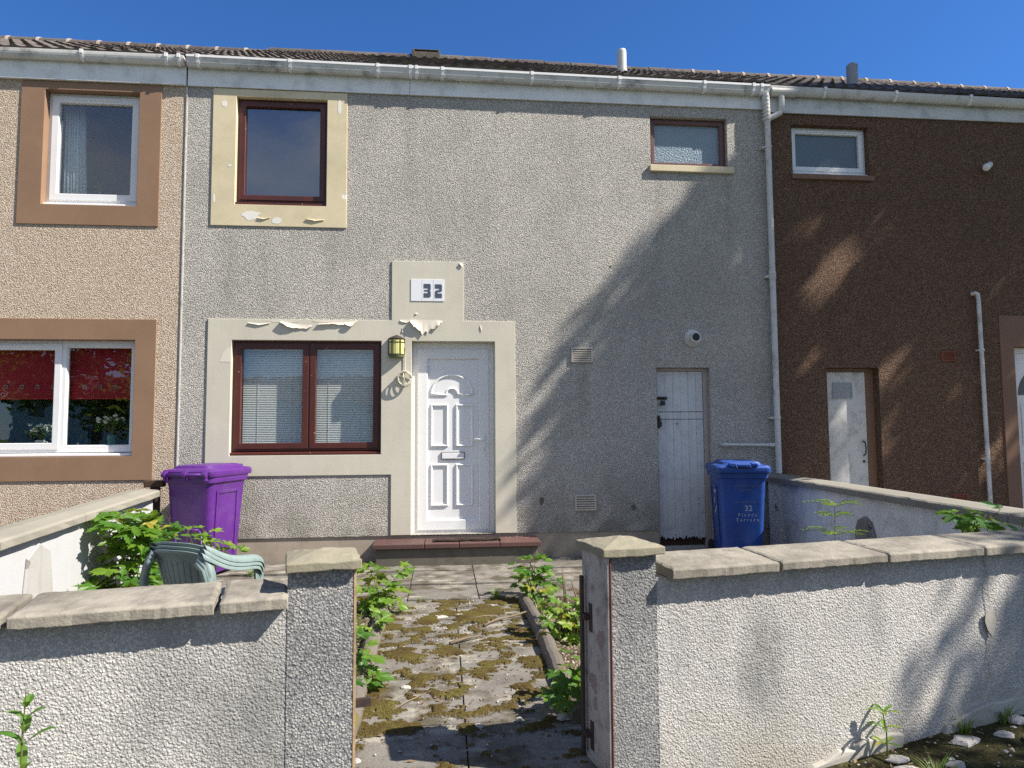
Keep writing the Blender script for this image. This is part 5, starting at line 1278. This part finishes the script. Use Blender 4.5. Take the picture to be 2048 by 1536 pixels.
sapling('maple_sapling', 'tallest maple sapling, leaning on the white boundary wall', (-2.42,-1.85,.0), .85, [((-2.46,-1.95,.70),(.18,.18,.13)), ((-2.42,-1.80,.48),(.24,.22,.18)), ((-2.46,-2.05,.30),(.24,.22,.18)), ((-2.36,-1.75,.16),(.24,.2,.13)), ((-2.34,-1.85,.62),(.2,.16,.12))], 95, .20, 1, m_leaf, 9)
sapling('maple_sapling', 'maple sapling with flat leaf layers in front of the purple bin', (-2.05,-1.35,.0), .6, [((-2.13,-1.40,.55),(.15,.12,.05)), ((-2.04,-1.35,.44),(.22,.14,.05)), ((-2.25,-1.4,.40),(.13,.12,.06)), ((-1.85,-1.35,.36),(.12,.12,.05))], 34, .13, 2, m_leaf2, 5)
sapling('maple_sapling', 'bright maple sapling over the far end of the left path edging', (-.53,-2.05,.0), .34, [((-.47,-1.95,.30),(.17,.13,.07)), ((-.58,-2.1,.17),(.20,.16,.11)), ((-.44,-2.12,.14),(.15,.14,.09))], 40, .135, 3, m_leaf2, 5)
sapling('maple_sapling', 'small maple seedling half way along the left path edging', (-.56,-2.85,.0), .2, [((-.52,-2.80,.12),(.13,.14,.06))], 14, .11, 4, m_leaf2, 3)
sapling('maple_sapling', 'maple seedling beside the left gate pillar near the path', (-.54,-3.62,.0), .25, [((-.52,-3.62,.17),(.15,.2,.07)), ((-.48,-3.8,.08),(.12,.12,.04))], 18, .13, 5, m_leaf, 4)
sapling('maple_sapling', 'droopy maple sapling at the far right end of the path', (.76,-1.78,.0), .34, [((.74,-1.80,.27),(.17,.13,.08)), ((.78,-1.85,.14),(.20,.14,.09))], 30, .13, 6, m_leaf, 5, .3)
sapling('maple_sapling', 'bushy maple sapling overhanging the right path edging', (.86,-2.88,.0), .34, [((.84,-2.88,.22),(.18,.17,.09)), ((.90,-2.95,.12),(.24,.2,.10)), ((1.02,-2.8,.14),(.14,.15,.10))], 58, .115, 7, m_leaf2, 6)
sapling('maple_sapling', 'shaded maple seedling at the foot of the right gate pillar', (.72,-4.15,.0), .3, [((.70,-4.15,.17),(.14,.14,.12)), ((.66,-4.25,.09),(.12,.10,.06))], 26, .12, 8, m_leaf, 4)
sapling('maple_sapling', 'maple seedling showing over the coping of the right front wall', (3.15,-3.98,.0), 1.0, [((3.05,-3.98,.90),(.16,.12,.05)), ((3.32,-3.95,.88),(.22,.12,.06))], 16, .15, 9, m_leaf, 4)
sapling('maple_sapling', 'tiny maple seedling beside the left gate pillar cap', (-.70,-4.55,.0), .68, [((-.69,-4.55,.70),(.06,.06,.03))], 6, .09, 10, m_leaf2, 2)
sapling('maple_sapling', 'little maple seedling below the garden chairs', (-1.52,-3.75,.0), .4, [((-1.50,-3.75,.42),(.08,.08,.04))], 7, .10, 12, m_leaf, 2)
# rowan seedling: pinnate leaves
rw = thing('rowan_seedling', 'slender rowan seedling against the shaded white boundary wall', 'plant', (3.06,-2.5,0))
sm, lm = MB(), MB(); rn = random.Random(4); bz = Vector((3.06,-2.5,0))
sm.tube([bz, bz+Vector((.0,.0,.4)), bz+Vector((.01,0,.80))], [.006,.004,.002], 6)
for (z, L_, k) in ((.58,.22,6), (.72,.13,4), (.80,.20,5)):
    for i in range(k):
        a = 2*math.pi*i/k+z*5; d = Vector((math.cos(a), math.sin(a), .15)); o0 = bz+Vector((.005,0,z)); sm.tube([o0, o0+d*L_*.5+Vector((0,0,.02)), o0+d*L_], .0015, 4)
        for s in range(1, 7):
            q = o0+d*L_*(s/6)+Vector((0,0,.02*math.sin(s/6*3.1))); sd = Vector((-d.y, d.x, 0))
            for sg in (-1, 1):
                v_ = (sd*sg+d*.5).normalized()*.05; w_ = d*.010; nz = Vector((0,0,.006)); lm.add([q, q+v_*.5+w_+nz, q+v_, q+v_*.5-w_+nz], [(0,1,2,3)])
sm.build('stem', m_stem, rw, weld=False); lm.build('foliage', m_leaf, rw, weld=False)
# willowherb in front of the left wall
wh = thing('willowherb', 'tall green weed with narrow leaves before the left front wall', 'plant', (-1.17,-5.65,-.15)); sm, lm = MB(), MB(); rn = random.Random(14)
def lance(p, d, L_, w_):
    d = d.normalized(); s_ = d.cross(Vector((0,0,1))).normalized(); nrm = s_.cross(d); st = len(lm.v); n = 7
    for i in range(n+1):
        t = i/n; c = p+d*L_*t-Vector((0,0,1))*L_*.30*t*t; hw = w_*math.sin(math.pi*(t*.92+.04))**.8
        lm.v += [tuple(c+s_*hw+nrm*hw*.35), tuple(c), tuple(c-s_*hw+nrm*hw*.35)]
    for i in range(n):
        for k in range(2): a = st+i*3+k; lm.f.append((a, a+1, a+4, a+3))
for (bx, by, hgt, lean) in ((-1.155,-5.62,.83,-.01), (-1.22,-5.66,.66,-.04), (-1.17,-5.72,.55,.05)):
    b = Vector((bx,by,-.15)); tp_ = b+Vector((lean,.02,hgt)); pts = [b+(tp_-b)*(i/6)+Vector((.008*math.sin(i), 0, 0)) for i in range(7)]; sm.tube(pts, [.006-.0007*i for i in range(7)], 7)
    k = 0; z = .15
    while z < .99:
        q = b+(tp_-b)*z; a = k*1.57+.3+rn.uniform(-.3,.3); L_ = (.13 if z < .75 else .13*(1.08-z)*3.0)*rn.uniform(.8,1.15)
        for sg in (0, math.pi): lance(q, Vector((math.cos(a+sg), math.sin(a+sg)*.8, .45+z*.5)), L_, .0135)
        z += .085 if z < .8 else .04; k += 1
sm.build('stem', m_stem, wh, weld=False); lm.build('foliage', leafmat('willowherb leaf', (.06,.17,.025), (.10,.24,.03), (.15,.30,.05)), wh, weld=False)
sd = thing('willowherb', 'small green weed rooted in moss at the foot of the right front wall', 'plant', tuple(wp_(2.02,-.05))); sm, lm = MB(), MB()
b = Vector(wp_(2.02,-.05)); sm.tube([b, b+Vector((0,0,.1)), b+Vector((-.015,0,.20))], [.004,.003,.002], 6)
for z, k in ((.05,4), (.12,4), (.19,5)):
    for i in range(k): a = 2*math.pi*i/k+z*9; lance(b+Vector((-.01,0,z)), Vector((math.cos(a), math.sin(a), .5)), .085, .010)
sm.build('stem', m_stem, sd, weld=False); lm.build('foliage', m_leaf2, sd, weld=False)
def tuft(loc, n, hgt, spread, label, seed, mat=m_grass):
    rn_ = random.Random(seed); mb = MB(); loc = Vector(loc)
    for i in range(n):
        a = rn_.uniform(0, 6.28); r_ = spread*.35*rn_.random(); b = loc+Vector((r_*math.cos(a), r_*math.sin(a), 0)); h_ = hgt*rn_.uniform(.4,1); le = spread*rn_.uniform(.2,1.0); d = Vector((math.cos(a), math.sin(a), 0)); s_ = Vector((-d.y, d.x, 0))*.0032; st = len(mb.v)
        for k in range(5):
            t = k/4; c = b+d*le*t*t+Vector((0,0,h_*(t-.25*t*t))); w_ = s_*(1-t*.95); mb.v += [tuple(c-w_), tuple(c+w_)]
        for k in range(4): q = st+k*2; mb.f.append((q, q+1, q+3, q+2))
    tag(mb.build('grass_tuft', mat, weld=False), label, 'grass', 'grass tufts')
tuft((.45,-1.76,.0), 60, .15, .10, 'brightest grass tuft at the slab joint on the right of the path', 1); tuft((-1.86,-.62,.02), 50, .14, .10, 'grass tuft on the paving beside the purple bin', 2)
tuft((-.18,-1.78,.0), 24, .05, .07, 'low grass tuft in the slab joint on the left of the path', 3); tuft((.75,-2.25,.0), 46, .16, .12, 'grass tuft between the two saplings right of the path', 4)
tuft((1.05,-2.55,.0), 40, .16, .14, 'grass tuft behind the gate hinge in the right bed', 5); tuft((.92,-3.35,.0), 34, .16, .12, 'grass tuft beside the gravel near the gate hinge', 6)
tuft((-1.55,-.05,.03), 16, .16, .05, 'thin grass stems against the plinth below the red window', 8); tuft((3.12,-1.35,.02), 20, .34, .07, 'dry grass stems in front of the blue bin', 9, m_twig); tuft((.12,-1.12,.01), 14, .05, .06, 'tiny weed in the paving before the doorstep', 10)
p = wp_(2.05,-.28); tuft((p[0],p[1],p[2]), 50, .10, .14, 'ragged grass on the mossy verge below the right wall', 11); p = wp_(2.5,-.03); tuft((p[0],p[1],p[2]), 50, .12, .09, 'dark grass tuft at the shaded wall foot', 12); p = wp_(2.75,-.04); tuft((p[0],p[1],p[2]), 60, .14, .10, 'dark grass tuft at the right end of the shaded wall foot', 13)

# ------------------------------------------------------------------ trees to the right of the view, whose shade falls on the houses, and the far side of the street
def tree(label, base, crown, clumps, nleaf, lsize, seed, group='trees in the street', trunk_r=.22):
    rn_ = random.Random(seed); b = Vector(base); t = thing('tree', label, 'tree', tuple(b), group)
    cc, cr_ = Vector(crown[0]), Vector(crown[1]); tk = MB(); lf_ = MB(); cl = []
    for i in range(clumps):
        while True:
            q = Vector((rn_.uniform(-1,1), rn_.uniform(-1,1), rn_.uniform(-1,1)))
            if q.length < 1: break
        cl.append((cc+Vector((q.x*cr_.x, q.y*cr_.y, q.z*cr_.z)), rn_.uniform(.55, 1.15)*min(cr_)*.36))
    top_ = cc+Vector((0,0,cr_.z*.5)); pts = [b+(top_-b)*(i/6)+Vector((.12*math.sin(i*1.3+seed), .1*math.sin(i*1.9), 0))*(1 if 0 < i else 0) for i in range(7)]
    tk.tube(pts, [trunk_r*(1-.13*i) for i in range(7)], 10)
    for c, r_ in cl:
        a = min(pts[2:6], key=lambda s: (s-c).length+max(0, s.z-c.z)); m_ = (a+c)/2+Vector((0,0,-.15)); tk.tube([a, m_, c], [trunk_r*.32, trunk_r*.18, trunk_r*.06], 6)
        for k in range(nleaf):
            q = Vector((rn_.gauss(0,.55), rn_.gauss(0,.55), rn_.gauss(0,.42)))*r_; p = c+q; d = Vector((rn_.uniform(-1,1), rn_.uniform(-1,1), rn_.uniform(-.6,.4))).normalized(); s_ = d.orthogonal().normalized()*lsize*.38*rn_.uniform(.8,1.2); L_ = d*lsize*rn_.uniform(.7,1.2)
            lf_.add([p, p+L_*.5+s_, p+L_, p+L_*.5-s_], [(0,1,2,3)])
    tk.build('trunk', m_bark, t, weld=False); lf_.build('crown', m_treeleaf, t, weld=False); return t
# The two shade trees have clumps set to shape the shade; leaves left out on sun lines make flecks
def shade_tree(label, base, clumps, per, lsize, seed, gaps=(), trunk_r=.24):
    rn_ = random.Random(seed); b = Vector(base); t = thing('tree', label, 'tree', tuple(b), 'trees in the street')
    tk = MB(); lf_ = MB(); cen = sum((c for c, r_ in clumps), Vector())/len(clumps)
    top_ = Vector((cen.x, cen.y, max(c.z for c, r_ in clumps)-.6)); pts = [b+(top_-b)*(i/7)+Vector((.14*math.sin(i*1.3+seed), .08*math.sin(i*1.9), 0))*(1 if i else 0) for i in range(8)]
    tk.tube(pts, [trunk_r*(1-.115*i) for i in range(8)], 10)
    for c, r_ in clumps:
        a = min(pts[2:7], key=lambda s: (s-c).length+2*max(0, s.z-c.z+.5)); m_ = (a+c)/2+Vector((0,0,-.2)); tk.tube([a, m_, c], [trunk_r*.30, trunk_r*.16, trunk_r*.05], 6)
        for k in range(int(per*r_*r_)):
            while True:
                q = Vector((rn_.uniform(-1,1), rn_.uniform(-1,1), rn_.uniform(-1,1)))
                if q.length < 1: break
            p = c+q*r_*(1+.25*noise.noise(q*2.2+c))
            k2 = p.y/SUN.y; fx, fz = p.x-SUN.x*k2, p.z-SUN.z*k2; d_, w_ = (fx+fz)/1.414, (fz-fx)/1.414
            if any(((d_-gd)/gl)**2+((w_-gw)/gr)**2 < 1 for gd, gw, gl, gr in gaps): continue
            d = Vector((rn_.uniform(-1,1), rn_.uniform(-1,1), rn_.uniform(-.7,.4))).normalized(); s2 = d.orthogonal().normalized()*lsize*.40*rn_.uniform(.8,1.2); L_ = d*lsize*rn_.uniform(.7,1.2)
            lf_.add([p, p+L_*.5+s2, p+L_, p+L_*.5-s2], [(0,1,2,3)])
    tk.build('trunk', m_bark, t, weld=False); lf_.build('crown', m_treeleaf, t, weld=False); return t
def crown_point(d, w, y):
    """crown position whose shade falls d along and w across the sun's slope on the facade, at distance y in front of it"""
    k2 = y/SUN.y; fx, fz = (d-w)/1.414, (d+w)/1.414; return Vector((fx+SUN.x*k2, y, fz+SUN.z*k2))
rn = random.Random(77); cl = []
for i in range(9):                                    # the edge of the crown
    cl.append((crown_point(4.0+1.15*i+rn.uniform(-.3,.3), .47+.10*math.sin(i*2.1), rn.uniform(-3.4,-2.1)), .50+rn.uniform(-.04,.08)))
for row in range(8):
    w_ = -.35-.66*row; d0 = 2.6-.9*min(1.3, -w_) if row < 3 else 1.6
    for i in range(8):
        d_ = d0+.8+1.45*i+rn.uniform(-.5,.5)
        cl.append((crown_point(d_, w_+rn.uniform(-.2,.2), rn.uniform(-3.6,-1.8)), rn.uniform(.52,.70)))
for c_, r_ in ((crown_point(3.1,.42,-2.5), .36), (crown_point(3.5,-.25,-2.2), .45), (crown_point(3.0,-.65,-2.9), .45), (crown_point(2.9,-1.15,-2.3), .48), (crown_point(4.4,.15,-2.9), .45), (crown_point(2.9,.10,-2.4), .40), (crown_point(2.4,-.25,-2.6), .42), (crown_point(2.2,-.75,-2.6), .45)): cl.append((c_, r_))
GAPS = [(5.81,-.96,1.0,.22), (5.33,-2.30,.85,.26), (5.85,-2.38,.7,.18), (4.36,-2.71,.75,.20), (6.60,-2.58,.55,.14), (5.62,-2.97,.65,.17), (4.49,-3.26,.65,.17), (4.62,-1.47,.55,.14), (5.52,-3.89,.7,.22),  # openings cut through the crown to put sun flecks on the walls
        (7.97,-1.04,.8,.18), (3.55,-2.79,.55,.18), (6.85,-.09,.6,.10), (5.95,1.0,.55,.10), (2.38,-.61,.4,.06), (2.62,.50,.6,.07), (7.0,-1.7,.6,.13), (6.5,-3.3,.6,.13), (6.2,-1.3,.6,.12)]
shade_tree('broad leafy tree near the end of the terrace whose shade covers the brown house', (12.6,-2.7,-.2), cl, 820, .19, 31, GAPS)
cl = []
for i in range(20):
    w_ = -2.27-.42*(i % 4)+rn.uniform(-.08,.08); d_ = -20.4+1.6*(i//4)+rn.uniform(-.5,.5); cl.append((crown_point(d_, w_, rn.uniform(-7.0,-6.2)), rn.uniform(.38,.50)))
shade_tree('smaller leafy tree by the pavement shading the end of the front wall', (9.6,-6.6,-.2), cl, 820, .15, 12, [(-16.9,-2.02,1.6,.05)], trunk_r=.11)
tree('rounded tree across the street on the left', (-13.5,-21,-.3), ((-13.5,-21,4.6),(3.0,2.6,2.8)), 26, 200, .30, 41)
tree('tall tree across the street beside the far houses', (-21,-24,-.3), ((-21,-24,6.5),(3.4,3.0,4.0)), 28, 200, .34, 42)
oh = thing('far_house', 'white gabled house across the street', 'house', (-12,-62,0))
mb = MB(); mb.box(-40, 4, -68, -61, -.3, 4.6); mb.build('wall', paint('white render', (.62,.62,.60), .05, .8), oh)
rf = MB(); rf.add([(-40.3,-60.6,4.6),(4.3,-60.6,4.6),(4.3,-64.5,7.2),(-40.3,-64.5,7.2),(-40.3,-68.4,4.6),(4.3,-68.4,4.6)], [(0,1,2,3),(3,2,5,4),(0,3,4),(1,5,2)]); rf.build('roof', m_tiles, oh)
for k in range(8):
    for z in (.9, 3.0):
        x = -38.5+5.2*k; fr_ = MB(); frame_ring(fr_, x, x+1.6, z, z+1.3, .08, -61.02, -60.94); f = fr_.build('window', m_upvc, oh); MB().box(x+.08, x+1.52, -60.99, -60.97, z+.08, z+1.22).build('pane', M('far dark glass', (.03,.035,.04), .1, .8).m, f)
lp = thing('street_lamp', 'grey street lamp across the road', 'street lamp', (-8.6,-16.2,-.2))
MB().tube([(-8.6,-16.2,-.2),(-8.6,-16.2,2),(-8.6,-16.2,6.0)], [.07,.06,.04], 12).build('post', m_steel, lp, smooth=True); MB().box(-8.72,-8.48,-16.2,-15.5,5.98,6.1).build('lamp_head', m_iron, lp, bevel=.03)
